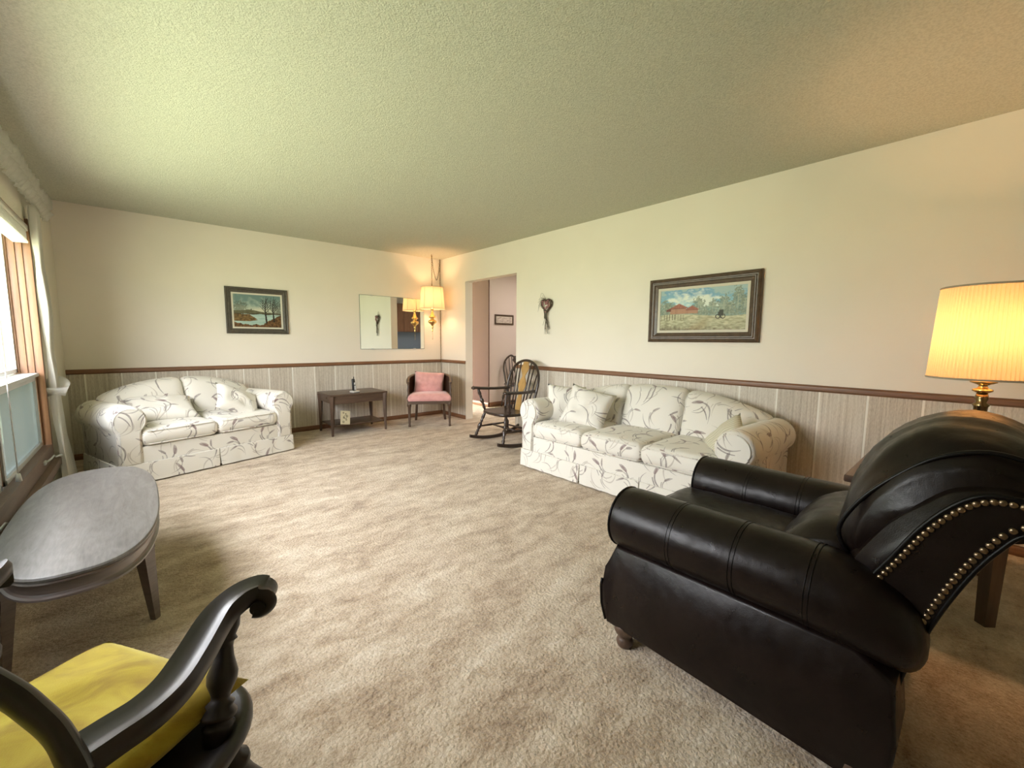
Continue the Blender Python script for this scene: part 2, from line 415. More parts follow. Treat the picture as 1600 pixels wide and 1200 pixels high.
def prism(bm, poly, x0, x1, axes=(1, 2, 0), bev=0):
    """poly in plane (axes[0],axes[1]) extruded along axes[2]"""
    def P(u, v, w_):
        p_ = [0, 0, 0]; p_[axes[0]] = u; p_[axes[1]] = v; p_[axes[2]] = w_; return p_
    A = [bm.verts.new(P(u, v, x0)) for u, v in poly]; B = [bm.verts.new(P(u, v, x1)) for u, v in poly]
    n = len(poly)
    fs = [bm.faces.new(A[::-1]), bm.faces.new(B)]
    for i in range(n): fs.append(bm.faces.new((A[i], A[(i+1) % n], B[(i+1) % n], B[i])))
    if bev:
        es = list({e for f in fs[:2] for e in f.edges})
        bmesh.ops.bevel(bm, geom=es, offset=bev, segments=3, affect='EDGES', profile=.5)
def loft(bm, secs, closed_u=True, caps=True):
    rows = [[bm.verts.new(p_) for p_ in s_] for s_ in secs]; n = len(rows[0])
    for A, B in zip(rows[:-1], rows[1:]):
        for j in range(n if closed_u else n-1):
            k = (j+1) % n; bm.faces.new((A[j], A[k], B[k], B[j]))
    if caps and closed_u: bm.faces.new(rows[0][::-1]); bm.faces.new(rows[-1])
    return rows
def softbox(bm, sx_, sy_, sz_, r=.03, n=12, crown=0, side=0, fn=None, seed=0, wr=0):
    """rounded, crowned cushion centred on origin; fn maps final Vector"""
    hx, hy, hz = sx_/2, sy_/2, sz_/2
    def axis(h, n_):
        rr = min(r, h*.98); a = [-h, -h+rr*.3, -h+rr]; k = n_
        mid = [(-h+rr)+(2*h-2*rr)*i/k for i in range(1, k)]
        return a+mid+[h-rr, h-rr*.3, h]
    nz = max(2, n//4)
    ax, ay, az = axis(hx, n), axis(hy, n), axis(hz, nz)
    vd = {}
    def V(x, y, z):
        k = (round(x, 6), round(y, 6), round(z, 6))
        if k in vd: return vd[k]
        p_ = Vector((x, y, z)); rx, ry, rz = min(r, hx*.98), min(r, hy*.98), min(r, hz*.98)
        q = Vector((max(-hx+rx, min(hx-rx, x)), max(-hy+ry, min(hy-ry, y)), max(-hz+rz, min(hz-rz, z))))
        d = p_-q
        if d.length > 1e-9:
            dn = Vector((d.x/rx, d.y/ry, d.z/rz)); mxx = max(abs(dn.x), abs(dn.y), abs(dn.z)); dn = dn.normalized()*mxx
            p_ = q+Vector((dn.x*rx, dn.y*ry, dn.z*rz))
        u, v, t = x/hx, y/hy, z/hz
        p_.z += crown*t*(max(0, 1-u*u))**.6*(max(0, 1-v*v))**.6
        p_.x += side*u*max(0, 1-t*t)*abs(u); p_.y += side*v*max(0, 1-t*t)*abs(v)
        if wr:
            nz_ = noise.noise(Vector((x*14+seed, y*14, z*14)))*wr; p_ += Vector((u, v, t)).normalized()*nz_
        if fn: p_ = fn(p_)
        vd[k] = bm.verts.new(p_); return vd[k]
    def grid(A, B, f):
        for i in range(len(A)-1):
            for j in range(len(B)-1):
                q = [f(A[i], B[j]), f(A[i+1], B[j]), f(A[i+1], B[j+1]), f(A[i], B[j+1])]
                try: bm.faces.new(q)
                except ValueError: pass
    for sgn in (-1, 1):
        grid(ax, ay, lambda a, b: V(a, b, sgn*hz)); grid(ax, az, lambda a, b: V(a, sgn*hy, b)); grid(ay, az, lambda a, b: V(sgn*hx, a, b))
def pillow_bm(w_, h_, t_, n=16, pinch=.09, seed=0, wr=.006, uvoff=(0, 0)):
    """throw pillow in xz plane, thickness along y"""
    bm = bmesh.new(); uvl = bm.loops.layers.uv.verify()
    def P(i, j, sgn):
        u, v = -1+2*i/n, -1+2*j/n
        px = u*w_/2*(1-pinch*(1-abs(v)**2)); pz = v*h_/2*(1-pinch*(1-abs(u)**2))
        th = t_/2*((1-u**4)*(1-v**4))**.55
        nz_ = noise.noise(Vector((u*2.2+seed, v*2.2+sgn, seed*.7)))*wr*4*(1-u*u)*(1-v*v)
        return Vector((px, sgn*th+nz_, pz))
    vd = {}
    def V(i, j, sgn):
        k = (i, j, 0 if i in (0, n) or j in (0, n) else sgn)
        if k not in vd: vd[k] = bm.verts.new(P(i, j, sgn))
        return vd[k]
    for sgn in (-1, 1):
        for i in range(n):
            for j in range(n):
                q = [(i, j), (i+1, j), (i+1, j+1), (i, j+1)]
                f = bm.faces.new([V(a, b, sgn) for a, b in q])
                for l, (a, b) in zip(f.loops, q): l[uvl].uv = (a/n*w_+uvoff[0], b/n*h_+uvoff[1])
    return bm
def arc(cx, cz, r, a0, a1, n):
    return [(cx+r*math.cos(math.radians(a0+(a1-a0)*i/n)), cz+r*math.sin(math.radians(a0+(a1-a0)*i/n))) for i in range(n+1)]

# ================================================================== SETTING
def struct(o): o['kind'] = 'structure'; return o
T = .127
struct(box('floor', 'carpet', -1.2, 7.2, YB, 8.2, -.06, 0))
struct(box('ceiling', 'ceiling', -.75, 7.2, YB, 8.2, H, H+.06))
# far wall
wf = struct(box('wall_far', 'wall', XL-.2, XR+T, YF, YF+T, 0, H))
box('wainscot_panel', 'wains_far', XL+.0, XR, YF-.006, YF, .0, HR-.03, wf, kind='structure')
# right wall with doorway opening
DY0, DY1, DH = 3.99, 5.105, 2.04
bm = bmesh.new(); bx(bm, XR, XR+T, YB, DY0, 0, H); bx(bm, XR, XR+T, DY1, YF, 0, H); bx(bm, XR, XR+T, DY0, DY1, DH, H)
wr_ = struct(obj('wall_right', bm, 'wall', smooth=False))
box('wainscot_panel', 'wains_right', XR-.006, XR, YB, DY0, 0, HR-.03, wr_, kind='structure')
box('wainscot_panel', 'wains_right', XR-.006, XR, DY1, YF, 0, HR-.03, wr_, kind='structure')
# left wall with picture window opening
bm = bmesh.new(); X0 = XL-.2
bx(bm, X0, XL, YB, WY0, 0, H); bx(bm, X0, XL, WY1, YF, 0, H); bx(bm, X0, XL, WY0, WY1, WZ1, H); bx(bm, X0, XL, WY0, WY1, 0, WZ0-.12)
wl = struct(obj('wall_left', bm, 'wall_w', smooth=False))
struct(box('wall_back', 'wall', XL-.2, XR+T, YB-.1, YB, 0, H))
# hall beyond the doorway
struct(box('wall_passage', 'hallwall', 4.62, 7.2, 5.79, 5.9, 0, H))
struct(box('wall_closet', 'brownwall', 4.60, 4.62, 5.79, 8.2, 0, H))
struct(box('wall_hall_end', 'hallwall', XR, 7.2, 8.2, 8.3, 0, H))
struct(box('wall_kitchen', 'hallwall', XR+T, 7.2, .2, .3, 0, H))
struct(box('wall_hall_side', 'hallwall', 7.2, 7.3, .2, 8.3, 0, H))
# chair rails and baseboards
def rail_bm(x0, y0, x1, y1, z0, z1, t, nx, ny):
    """moulding between two wall points, protruding along (nx,ny)"""
    bm = bmesh.new(); hh = z1-z0
    pr = [(0, 0), (.4, .0), (.55, .12), (.95, .25), (1, .5), (.95, .75), (.55, .88), (.6, 1), (0, 1)]
    A = [bm.verts.new((x0+nx*t*a, y0+ny*t*a, z0+hh*b)) for a, b in pr]; B = [bm.verts.new((x1+nx*t*a, y1+ny*t*a, z0+hh*b)) for a, b in pr]
    n = len(pr)
    for i in range(n): bm.faces.new((A[i], A[(i+1) % n], B[(i+1) % n], B[i]))
    bm.faces.new(A); bm.faces.new(B[::-1]); return bm
def rail(name, *a): return struct(obj(name, rail_bm(*a), 'railwood', smooth=True, autos=35))
rail('trim_1', XL, YF, XR, YF, HR-.047, HR, .022, 0, -1)
rail('trim_2', XR, DY1, XR, YF, HR-.047, HR, .022, -1, 0)
rail('trim_3', XR, YB, XR, DY0, HR-.047, HR, .022, -1, 0)
rail('baseboard_far', XL, YF-.006, XR, YF-.006, 0, .06, .012, 0, -1)
rail('baseboard_right_corner', XR-.006, DY1, XR-.006, YF, 0, .06, .012, -1, 0)
rail('baseboard_right', XR-.006, YB, XR-.006, DY0, 0, .06, .012, -1, 0)
rail('baseboard_passage', 4.62, 5.79, 7.2, 5.79, 0, .085, .014, 0, -1)
rail('baseboard_closet', 4.60, 5.79, 4.60, 8.2, 0, .085, .014, -1, 0)

# ------------------------------------------------------------------ window
win = root('window_1', '', '', (0, 0, 0), kind='structure')
bm = bmesh.new()
XO = XL-.2
def prof_jamb(bm, y0, y1):   # stepped jamb at far and near end
    s_ = 1 if y1 > y0 else -1
    bx(bm, XO, XL-.075, min(y0, y0+s_*.03), max(y0, y0+s_*.03), WZ0-.12, WZ1)
    for k, (xa, xb, t_) in enumerate(((XL-.12, XL-.09, .045), (XL-.09, XL-.055, .032), (XL-.055, XL-.022, .022), (XL-.022, XL+.018, .012))):
        bx(bm, xa, xb, min(y0, y0+s_*t_), max(y0, y0+s_*t_), WZ0-.12, WZ1, .003)
prof_jamb(bm, WY1, WY0); prof_jamb(bm, WY0, WY1)
bx(bm, XO, XL+.018, WY0, WY1, WZ1-.03, WZ1)
for yy in (2.05, 3.25): bx(bm, XO+.03, XL-.03, yy-.035, yy+.035, WZ0, WZ1-.02, .004)
obj('window_frame', bm, 'windowwood', win, autos=30, kind='structure')
box('casing', 'windowwood', XL, XL+.016, WY1+.0, WY1+.055, WZ0-.2, WZ1+.05, win, .003, kind='structure')
bm = bmesh.new(); bx(bm, XO, XL+.055, WY0-.04, WY1+.05, WZ0-.165, WZ0-.11, .006); bx(bm, XL-.1, XL+.02, WY0, WY1, WZ0-.11, WZ0-.005, .004)
bx(bm, XL-.03, XL+.03, WY0-.02, WY1+.03, WZ0-.22, WZ0-.165, .004)
obj('window_sill', bm, 'sillwood', win, autos=30, kind='structure')
secs = ((WY0+.045, 2.015), (2.085, 3.215), (3.285, WY1-.045))
for a, b in secs:
    # upper fixed sash
    bm = bmesh.new(); xg = XL-.115; z0, z1 = .945, WZ1-.03
    for q in ((a, a+.028, z0, z1), (b-.028, b, z0, z1), (a, b, z0, z0+.028), (a, b, z1-.028, z1)): bx(bm, xg-.02, xg+.015, q[0], q[1], q[2], q[3], .003)
    up = obj('upper_sash', bm, 'white', win, autos=30, kind='structure')
    box('glass_pane', 'glass', xg-.005, xg, a+.02, b-.02, z0+.02, z1-.02, up, kind='structure')
    # lower awning sash with insect screen, projecting inwards
    bm = bmesh.new(); xg = XL-.035; z0, z1 = WZ0, .915
    for q in ((a, a+.03, z0, z1), (b-.03, b, z0, z1), (a, b, z0, z0+.03), (a, b, z1-.03, z1)): bx(bm, xg-.014, xg+.014, q[0], q[1], q[2], q[3], .003)
    bx(bm, xg-.10, xg+.03, a-.02, b+.02, z1, z1+.022, .003)
    lo = obj('lower_sash', bm, 'grey_metal', win, autos=30, kind='structure')
    box('insect_screen', 'screen', xg-.004, xg, a+.02, b-.02, z0+.02, z1-.02, lo, kind='structure')
    # crank handle
    bm = bmesh.new(); yc = b-.35 if b > 4 else (a+b)/2
    bx(bm, XL+.0, XL+.03, yc-.03, yc+.03, WZ0-.07, WZ0-.045, .004)
    tube(bm, [(XL+.03, yc, WZ0-.055), (XL+.05, yc+.03, WZ0-.04), (XL+.055, yc+.10, WZ0-.035), (XL+.06, yc+.13, WZ0-.05), (XL+.085, yc+.16, WZ0-.045)], [.006, .006, .005, .005, .008], 8)
    obj('crank_handle', bm, 'grey_metal', win)
# roller blind head with pull cord
bl = root('window_blind', 'raised cream window blind in its slim head box across the top of the window', 'blind', (XL, WY0, WZ1))
bm = bmesh.new(); bx(bm, -.06, .02, .06, WY1-WY0-.05, -.045, -.005, .006)
obj('headrail', bm, 'curtain', bl, autos=30)
bm = bmesh.new()
for k in range(7): bx(bm, -.052, .012, .07, WY1-WY0-.06, -.052-.009*k, -.046-.009*k, .002)
bx(bm, -.055, .016, .065, WY1-WY0-.055, -.125, -.109, .004)
obj('slat_stack', bm, 'curtain', bl, autos=30)
bm = bmesh.new(); yy = 2.72; tube(bm, [(.025, yy-.75, -.03), (.03, yy-.75, -.4), (.03, yy-.73, -1.46)], .003, 6)
lathe(bm, [(0, 0), (.008, 0), (.010, -.01), (.013, -.04), (0, -.042)], 10, Matrix.Translation((.03, yy-.73, -1.46)))
obj('pull_cord', bm, 'white', bl)

# curtain panel at the far side of the window
def fold_sheet(y0f, y1f, xf, z0, z1, nfold, amp, nu=90, nv=50, seed=0):
    bm = bmesh.new(); rows = []
    for j in range(nv+1):
        z = z0+(z1-z0)*j/nv; row = []
        for i in range(nu+1):
            u = i/nu; a, b = y0f(z), y1f(z); wd = b-a
            x = xf(z)+amp*math.sin(u*nfold*2*PI+seed+.7*math.sin(z*2.3))*(.5+.5*min(1, wd/.3))+.006*math.sin(u*31+z*9)
            row.append(bm.verts.new((x, a+wd*u, z)))
        rows.append(row)
    for A, B in zip(rows[:-1], rows[1:]):
        for i in range(nu): bm.faces.new((A[i], A[i+1], B[i+1], B[i]))
    bmesh.ops.solidify(bm, geom=bm.faces[:], thickness=.003)
    return bm
cur = root('curtain', 'white floor-length curtain panel tied at waist height beside the window', 'curtain', (XL+.045, 4.55, 0))
def lerp(pts, z):
    for (z0, v0), (z1, v1) in zip(pts[:-1], pts[1:]):
        if z <= z1: t = (z-z0)/(z1-z0); t = t*t*(3-2*t); return v0+(v1-v0)*t
    return pts[-1][1]
CZT = 2.085
y0f = lambda z: lerp([(0, -.13), (.5, -.11), (.83, -.05), (1.3, -.10), (1.7, -.14), (CZT, -.16)], max(0, z))
y1f = lambda z: lerp([(0, .30), (.5, .20), (.83, .10), (1.2, .14), (1.6, .10), (CZT, .0)], max(0, z))
xf = lambda z: lerp([(0, .03), (.83, .0), (1.5, -.0), (CZT, -.0)], max(0, z))
obj('curtain_panel', fold_sheet(y0f, y1f, xf, .02, CZT, 5, .022), 'curtain', cur)
bm = bmesh.new()
rows = []
for j, (zz, ra, rb) in enumerate(((.76, .045, .062), (.79, .052, .072), (.825, .066, .10), (.85, .075, .125))):
    rows.append([(.01+ra*math.cos(t*2*PI/28), .005+rb*math.sin(t*2*PI/28), zz+.035*math.sin(t*2*PI/28)*(j/3)-.01*math.cos(t*4*PI/28)) for t in range(28)])
loft(bm, rows, caps=False); bmesh.ops.solidify(bm, geom=bm.faces[:], thickness=.004)
obj('tieback', bm, 'curtain', cur)
# valance: gathered fabric with ruffled heading
va = root('valance', 'cream gathered fabric valance with ruffled heading above the window', 'valance', (XL+.05, 3.0, 2.1))
bm = bmesh.new(); rows = []
NV = 420
for k, (zz, am, x0) in enumerate(((.0, .010, -.01), (.03, .014, .005), (.06, .018, .02), (.085, .008, .01), (.10, .020, .012), (.135, .022, .015), (.165, .024, .01))):
    row = []
    for i in range(NV+1):
        y = -1.9+ (3.95)*i/NV
        x = x0+am*math.sin(y*62+1.3*math.sin(y*7)+k*.4)+am*.5*math.sin(y*143+k)
        row.append(bm.verts.new((x, y, zz+.006*math.sin(y*50+k))))
    rows.append(row)
for A, B in zip(rows[:-1], rows[1:]):
    for i in range(NV): bm.faces.new((A[i], A[i+1], B[i+1], B[i]))
bmesh.ops.solidify(bm, geom=bm.faces[:], thickness=.003)
obj('ruffle', bm, 'curtain', va)
bm = bmesh.new(); tube(bm, [(-.0, -1.95, .085), (-.0, 2.08, .085)], .012, 10); obj('rod', bm, 'white', va)
# trees outside the window
for k, (tx, ty, th, sd) in enumerate(((-7.5, 9.5, 6.5, 1), (-9.5, 15.0, 7.5, 2))):
    t = root('tree', ['nearer leafy green tree outside beyond the window', 'farther leafy green tree outside beyond the window'][k], 'tree', (tx, ty, -.6))
    bm = bmesh.new(); tube(bm, [(0, 0, -.5), (.1, .05, 1.5), (0, .1, 3.4)], [.22, .16, .10], 10); obj('trunk', bm, 'bark', t)
    bm = bmesh.new(); rnd = random.Random(sd)
    for q in range(2200):
        a_, b_, rr_ = rnd.random()*2*PI, rnd.random()*2-1, rnd.random()**.33
        p_ = Vector((math.cos(a_)*math.sqrt(1-b_*b_)*2.2*rr_, math.sin(a_)*math.sqrt(1-b_*b_)*2.2*rr_, th*.55+b_*th*.38*rr_))
        d1 = Vector((rnd.gauss(0, 1), rnd.gauss(0, 1), rnd.gauss(0, 1))).normalized()*.13; d2 = d1.orthogonal().normalized()*.09
        bm.faces.new([bm.verts.new(p_+v) for v in (-d1, d2, d1, -d2)])
    obj('foliage', bm, 'foliage', t, smooth=False)

# ================================================================== SOFAS
def make_sofa(name, label, cat, loc, rz, ncush, cw=.555):
    """local: x to the viewer's right seen from the front, y towards the back, z up; front face at y=0"""
    t = root(name, label, cat, loc, rz)
    W = ncush*cw; AW = .15; D = .84
    # arms
    for sgn in (-1, 1):
        xi = sgn*W/2
        out = [(.0, .02), (.0, .44)]+arc(.07, .525, .122, 200, -35, 22)+[(AW, .42), (AW, .02)]
        secs = []
        NY = 22
        for j in range(NY+1):
            y = D*.97*j/NY; f = 1.0; sec = []
            g = math.exp(-y/.05)
            for i, (a, z) in enumerate(out):
                zz = z; aa = a
                if z > .40:
                    th = math.atan2(z-.525, a-.07); r_ = math.hypot(z-.525, a-.07)
                    r_ *= 1+.012*math.sin(th*22)*g+.010*noise.noise(Vector((y*5, th, sgn)))
                    r_ -= .010*math.exp(-y/.012)
                    if i > 1 and i < len(out)-2: aa = .07+r_*math.cos(th); zz = .525+r_*math.sin(th)-.015*(y/D)
                sec.append((xi+sgn*aa, y, zz))
            secs.append(sec)
        bm = bmesh.new(); rows = loft(bm, secs)
        # uv unrolled along profile
        uvl = bm.loops.layers.uv.verify(); ln = [0]
        for a, b in zip(out[:-1], out[1:]): ln.append(ln[-1]+math.hypot(a[0]-b[0], a[1]-b[1]))
        idx = {v: (jj, ii) for jj, R_ in enumerate(rows) for ii, v in enumerate(R_)}
        for f in bm.faces:
            for l in f.loops:
                jj, ii = idx[l.vert]; l[uvl].uv = (secs[jj][ii][1]*1.0+.2*sgn, ln[ii]) if len(f.verts) == 4 else (l.vert.co.x, l.vert.co.z)
        arm = obj('arm', bm, 'floral', t)
        # piping ring around the scroll front
        ring = arc(.07, .525, .098, 215, -40, 24)
        bm = bmesh.new(); tube(bm, [(xi+sgn*(.018), -.002, .03)]+[(xi+sgn*.018, -.004, .42)]+[(xi+sgn*a, -.006, z) for a, z in ring]+[(xi+sgn*(AW-.02), -.004, .44), (xi+sgn*(AW-.018), -.002, .03)], .0055, 8)
        obj('piping', bm, 'floral', arm)
        # slightly padded scroll face
        bm = bmesh.new(); poly = [(xi+sgn*a, z) for a, z in [(.02, .17)]+[(.02, .42)]+ring+[(AW-.02, .44), (AW-.02, .17)]]
        prism(bm, poly, -.010, .012, axes=(0, 2, 1), bev=.005); obj('arm_front', bm, 'floral', arm, autos=40)
        # side skirt
        bm = bmesh.new(); xo = xi+sgn*AW
        prism(bm, [(xo-.0*sgn, .165), (xo+.010*sgn, .165), (xo+.020*sgn, .012), (xo-.0*sgn, .012)], -.005, D-.02, axes=(0, 2, 1)); obj('skirt', bm, 'floral', t, smooth=False)
    # back frame, arched
    HWB = W/2+.085
    def arch(x): return .60+.205*max(0, 1-(abs(x)/(HWB+.10))**2.3)
    bm = bmesh.new(); secs = []
    for i in range(41):
        x = -HWB+2*HWB*i/40; zt = arch(x)-.03 if abs(x) < HWB-.001 else arch(x)-.07
        pr = [(D-.20, .05), (D-.20, zt-.06)]+[(D-.12+.075*math.cos(a), zt-.06+.06*math.sin(a)) for a in [PI*(1-k/8) for k in range(9)]]+[(D-.02, .05)]
        secs.append([(x, a+.06*max(0, (b-.4)), b) for a, b in pr])
    loft(bm, secs); obj('back_frame', bm, 'floral', t)
    for k in range(ncush):
        x0 = -HWB+.01 if k == 0 else -W/2+k*cw; x1 = HWB-.01 if k == ncush-1 else -W/2+(k+1)*cw
        xc = (x0+x1)/2
        def fn(p_, xc=xc, x0=x0, x1=x1):
            x = xc+p_.x; tz = (p_.z+.25)/.5; top = arch(x)
            # round outer ends down
            z = .36+tz*(top-.36)
            lean = .10*tz
            y = .60+p_.y+lean+.03*tz*tz
            return Vector((x, y, z))
        bm = bmesh.new(); softbox(bm, x1-x0-.002, .15, .5, .062, 14, 0, 0, fn=None)
        # puff the front
        for v in bm.verts:
            u = v.co.x/((x1-x0)/2); q = v.co.z/.25
            if v.co.y < .03: v.co.y -= .055*max(0, 1-u*u)**.55*max(0, 1-q*q)**.5
            v.co = fn(v.co)
        box_uv(bm, (.31*k+.5, .07*k)); obj('back_cushion', bm, 'floral', t)
        # seat cushion
        bm = bmesh.new(); xs = -W/2+(k+.5)*cw
        softbox(bm, cw-.006, .64, .135, .040, 14, .022, .006, fn=lambda p_, xs=xs: Vector((xs+p_.x, .305+p_.y, .372+p_.z+.02*(.3-p_.y)*0)), seed=k, wr=.004)
        box_uv(bm, (.17*k, .23*k)); sc_ = obj('seat_cushion', bm, 'floral', t)
        for zz in (.425, .318):
            bm = bmesh.new(); h_ = cw/2-.012
            tube(bm, [(xs-h_, .3, zz), (xs-h_, .03, zz), (xs-h_+.03, -.012, zz), (xs, -.019, zz+.002), (xs+h_-.03, -.012, zz), (xs+h_, .03, zz), (xs+h_, .3, zz)], .0045, 6)
            obj('piping', bm, 'floral', sc_)
    # front rail under the cushions
    bm = bmesh.new(); bx(bm, -W/2, W/2, .002, .6, .02, .30, .008); box_uv(bm, (.4, .1)); obj('front_rail', bm, 'floral', t, autos=40)
    # front skirt panels with open pleats at the cushion joints
    edges = [-W/2-AW+.0]+[-W/2+(k+1)*cw for k in range(ncush-1)]+[W/2+AW]
    for k in range(ncush):
        a, b = edges[k]+(.004 if k else 0), edges[k+1]-(.004 if k < ncush-1 else 0)
        bm = bmesh.new(); rows = []
        NS = 24
        for i in range(NS+1):
            wv_ = .004*math.sin(i*1.1+k); e_ = .006 if (i == 0 and k) else (-.006 if (i == NS and k < ncush-1) else 0); x = a+(b-a)*i/NS
            rows.append([(x, .0, .168), (x, -.010, .166), (x+e_*.5, -.018+wv_*.5, .09), (x+e_, -.024+wv_, .012), (x+e_, -.016+wv_, .012), (x, .0, .10)])
        loft(bm, rows)
        box_uv(bm, (.27*k+.11, .35)); obj('skirt', bm, 'floral', t, autos=30)
    return t
SY = (2.70+1.035)/2
sofa = make_sofa('sofa', 'long three-seat cream sofa with tulip print against the right wall', 'sofa', (2.675, SY, 0), -PI/2, 3)
LS_R = math.radians(17.5); ls_c = Vector((.50, 4.665))
love = make_sofa('loveseat', 'two-seat cream loveseat with tulip print in the far left corner', 'sofa', (ls_c.x, ls_c.y, 0), LS_R, 2)

def throw(label, mt, loc, rot, w_=.42, h_=.42, t_=.14, seed=0, group='floral throw pillows', cat='pillow', name='throw_pillow', uvoff=(0, 0)):
    o = obj(name, pillow_bm(w_, h_, t_, seed=seed, uvoff=uvoff), mt, None, smooth=True)
    o.location = loc; o.rotation_euler = rot
    return tag(o, label, cat, group)
throw('floral throw pillow wedged in the far corner of the long sofa, rearmost of its pair', 'floral', (3.02, 2.62, .585), (math.radians(-16), math.radians(4), math.radians(-50)), .37, .37, .14, 1, uvoff=(.1, .3))
throw('floral square throw pillow leaning in front of another on the long sofa', 'floral', (2.97, 2.32, .585), (math.radians(-26), math.radians(12), math.radians(-72)), .42, .38, .15, 2, uvoff=(.6, .9))
throw('pale striped-back throw pillow slumped against the near arm of the long sofa', 'stripe', (2.98, 1.13, .50), (math.radians(-38), math.radians(22), math.radians(-150)), .36, .34, .12, 3)
throw('floral throw pillow lying flat on the left seat of the loveseat', 'floral', (.13, 4.98, .545), (math.radians(-62), math.radians(3), math.radians(12)), .50, .36, .15, 4, uvoff=(1.3, .2))
throw('floral throw pillow propped on one corner against the right end of the loveseat', 'floral', (.715, 5.00, .555), (math.radians(-50), math.radians(26), math.radians(12)), .42, .36, .14, 5, uvoff=(.9, 1.4))

# ================================================================== RECLINER
rc = root('recliner', 'dark brown leather recliner with rolled arms and brass nailheads on the right', 'recliner', (1.775, .45, 0))
RX, RY = 1.775, .45
AO, AI = 1.30-RX, 1.555-RX     # arm roll outer/inner x of the near arm (mirrored for the far one)
for sgn in (1, -1):
    cx_ = (AO+AI)/2
    prof = lambda f, dz, rr=1.0: [(cx_+.126*math.cos(a)*rr, .487+dz+.118*math.sin(a)*rr) for a in [2*PI*k/28 for k in range(28)]]
    secs = []
    ys = [.905, .90, .88, .85, .75, .6, .45, .3, .22, .15, .10, .07, .055, .045, .038, .032, .028]
    for y in ys:
        if y > .84: tt = (y-.84)/.065; rr = 1.0 - .05*tt**3; dz = 0
        else: rr = 1; dz = 0
        if y < .25:
            q = (.25-y)/.25; rr = (1-.40*q**2)*math.sqrt(max(.03, 1-(max(0, .12-y)/.094)**4)); dz = -.075*q**1.5
        rr *= 1+.006*math.sin(y*37)
        secs.append([(sgn*(x), y-RY, z) for x, z in prof(1, dz, rr)])
    bm = bmesh.new(); loft(bm, secs); arm = obj('arm_roll', bm, 'leather', rc, autos=60)
    bm = bmesh.new(); tube(bm, [(sgn*x, .902-RY, z) for x, z in prof(1, 0, .965)], .005, 8, closed=True); obj('welt', bm, 'leather_dark', arm)
    for ysm in (.665, .46, .265):
        for dy in (-.006, .006):
            bm = bmesh.new(); tube(bm, [(sgn*x, ysm+dy-RY, z) for x, z in prof(1, 0, 1.003)], .0011, 6, closed=True); obj('stitching', bm, 'leather_dark', arm)
    # side panel
    bm = bmesh.new()
    poly = [(.90, .385), (.925, .30), (.935, .22), (.93, .14), (.905, .08), (.16, .055), (.07, .06), (.06, .20), (.075, .34), (.16, .385)]
    prism(bm, [(a-RY, b) for a, b in poly], sgn*(1.312-RX), sgn*(1.50-RX), axes=(1, 2, 0), bev=.012)
    bmesh.ops.subdivide_edges(bm, edges=[e_ for e_ in bm.edges if abs(e_.verts[0].co.z-e_.verts[1].co.z) > .1], cuts=1)
    for v in bm.verts:
        if v.co.z > .26: v.co.x -= sgn*(-1)*(1 if sgn*(v.co.x) < 1.40-RX else 0)*(min(v.co.z, .385)-.26)/.125*.045*(1 if sgn > 0 else 1)
    obj('side_panel', bm, 'leather', rc, autos=45)
    bm = bmesh.new(); tube(bm, [(sgn*(1.315-RX), a-RY, b) for a, b in [(.931, .25), (.935, .22), (.93, .15), (.91, .09)]], .005, 8); obj('welt', bm, 'leather_dark', rc)
    # bun feet
    for fy in (.84, .14):
        bm = bmesh.new(); lathe(bm, [(0, 0), (.024, 0), (.030, .008), (.033, .022), (.027, .036), (.022, .042), (.034, .052), (.042, .068), (.040, .088), (.030, .10), (0, .10)], 22, Matrix.Translation((sgn*(1.35-RX), fy-RY, 0)))
        obj('foot', bm, 'walnut', rc)
# seat, front border and lumbar cushion
SW = 2*abs(AI)+.03
bm = bmesh.new(); softbox(bm, SW, .56, .15, .05, 14, .012, .0, fn=lambda p_: Vector((p_.x, .66+p_.y-RY, .405+p_.z)), wr=.004)
st = obj('seat', bm, 'leather', rc)
bm = bmesh.new(); bx(bm, -SW/2, SW/2, .86-RY, .925-RY, .09, .345, .02, 3); bx(bm, -SW/2, SW/2, .1-RY, .87-RY, .09, .34); obj('front_border', bm, 'leather', rc, autos=40)
bm = bmesh.new(); tube(bm, [(-SW/2+.01, .70-RY, .468), (-SW/2+.012, .90-RY, .455), (-SW/2+.05, .934-RY, .452), (0, .942-RY, .455), (SW/2-.05, .934-RY, .452), (SW/2-.012, .90-RY, .455), (SW/2-.01, .70-RY, .468)], .005, 8); obj('welt', bm, 'leather_dark', st)
def lat_loft(prof, x0, x1, crown, n=26, edge=.10, seed=0, wr=.0, endr=.035, pw=.5):
    """loft a closed YZ profile across X with lateral crown and rounded ends"""
    cyy = sum(p_[0] for p_ in prof)/len(prof); czz = sum(p_[1] for p_ in prof)/len(prof)
    secs = []
    for i in range(n+1):
        u = -math.cos(PI*i/n)
        s_ = max(0, 1-u*u)
        g = 1-(endr/.12)*(abs(u)**10)
        x = x0+(x1-x0)*(i/n*.35+.65*(u+1)/2); sec = []
        for (y, z) in prof:
            d = Vector((y-cyy, z-czz)); dl = d.length; d.normalize()
            nz_ = noise.noise(Vector((x*9+seed, y*11, z*11)))*wr+wr*1.3*noise.noise(Vector((x*24, y*7+seed, z*7)))
            front = max(0, d.dot(Vector((.55, .83))))**.8
            rr = dl*g+crown*s_**pw*front+nz_
            sec.append((x-RX, cyy+d.x*rr-RY, czz+d.y*rr))
        secs.append(sec)
    bm = bmesh.new(); loft(bm, secs); return bm
lum = spline([(.42, .44), (.41, .51), (.36, .575), (.29, .62), (.20, .62), (.15, .50), (.20, .42), (.32, .40)], 4, True)
obj('lumbar_cushion', lat_loft(lum, 1.50, 2.05, .02, 22, wr=.006, endr=.03), 'leather', rc)
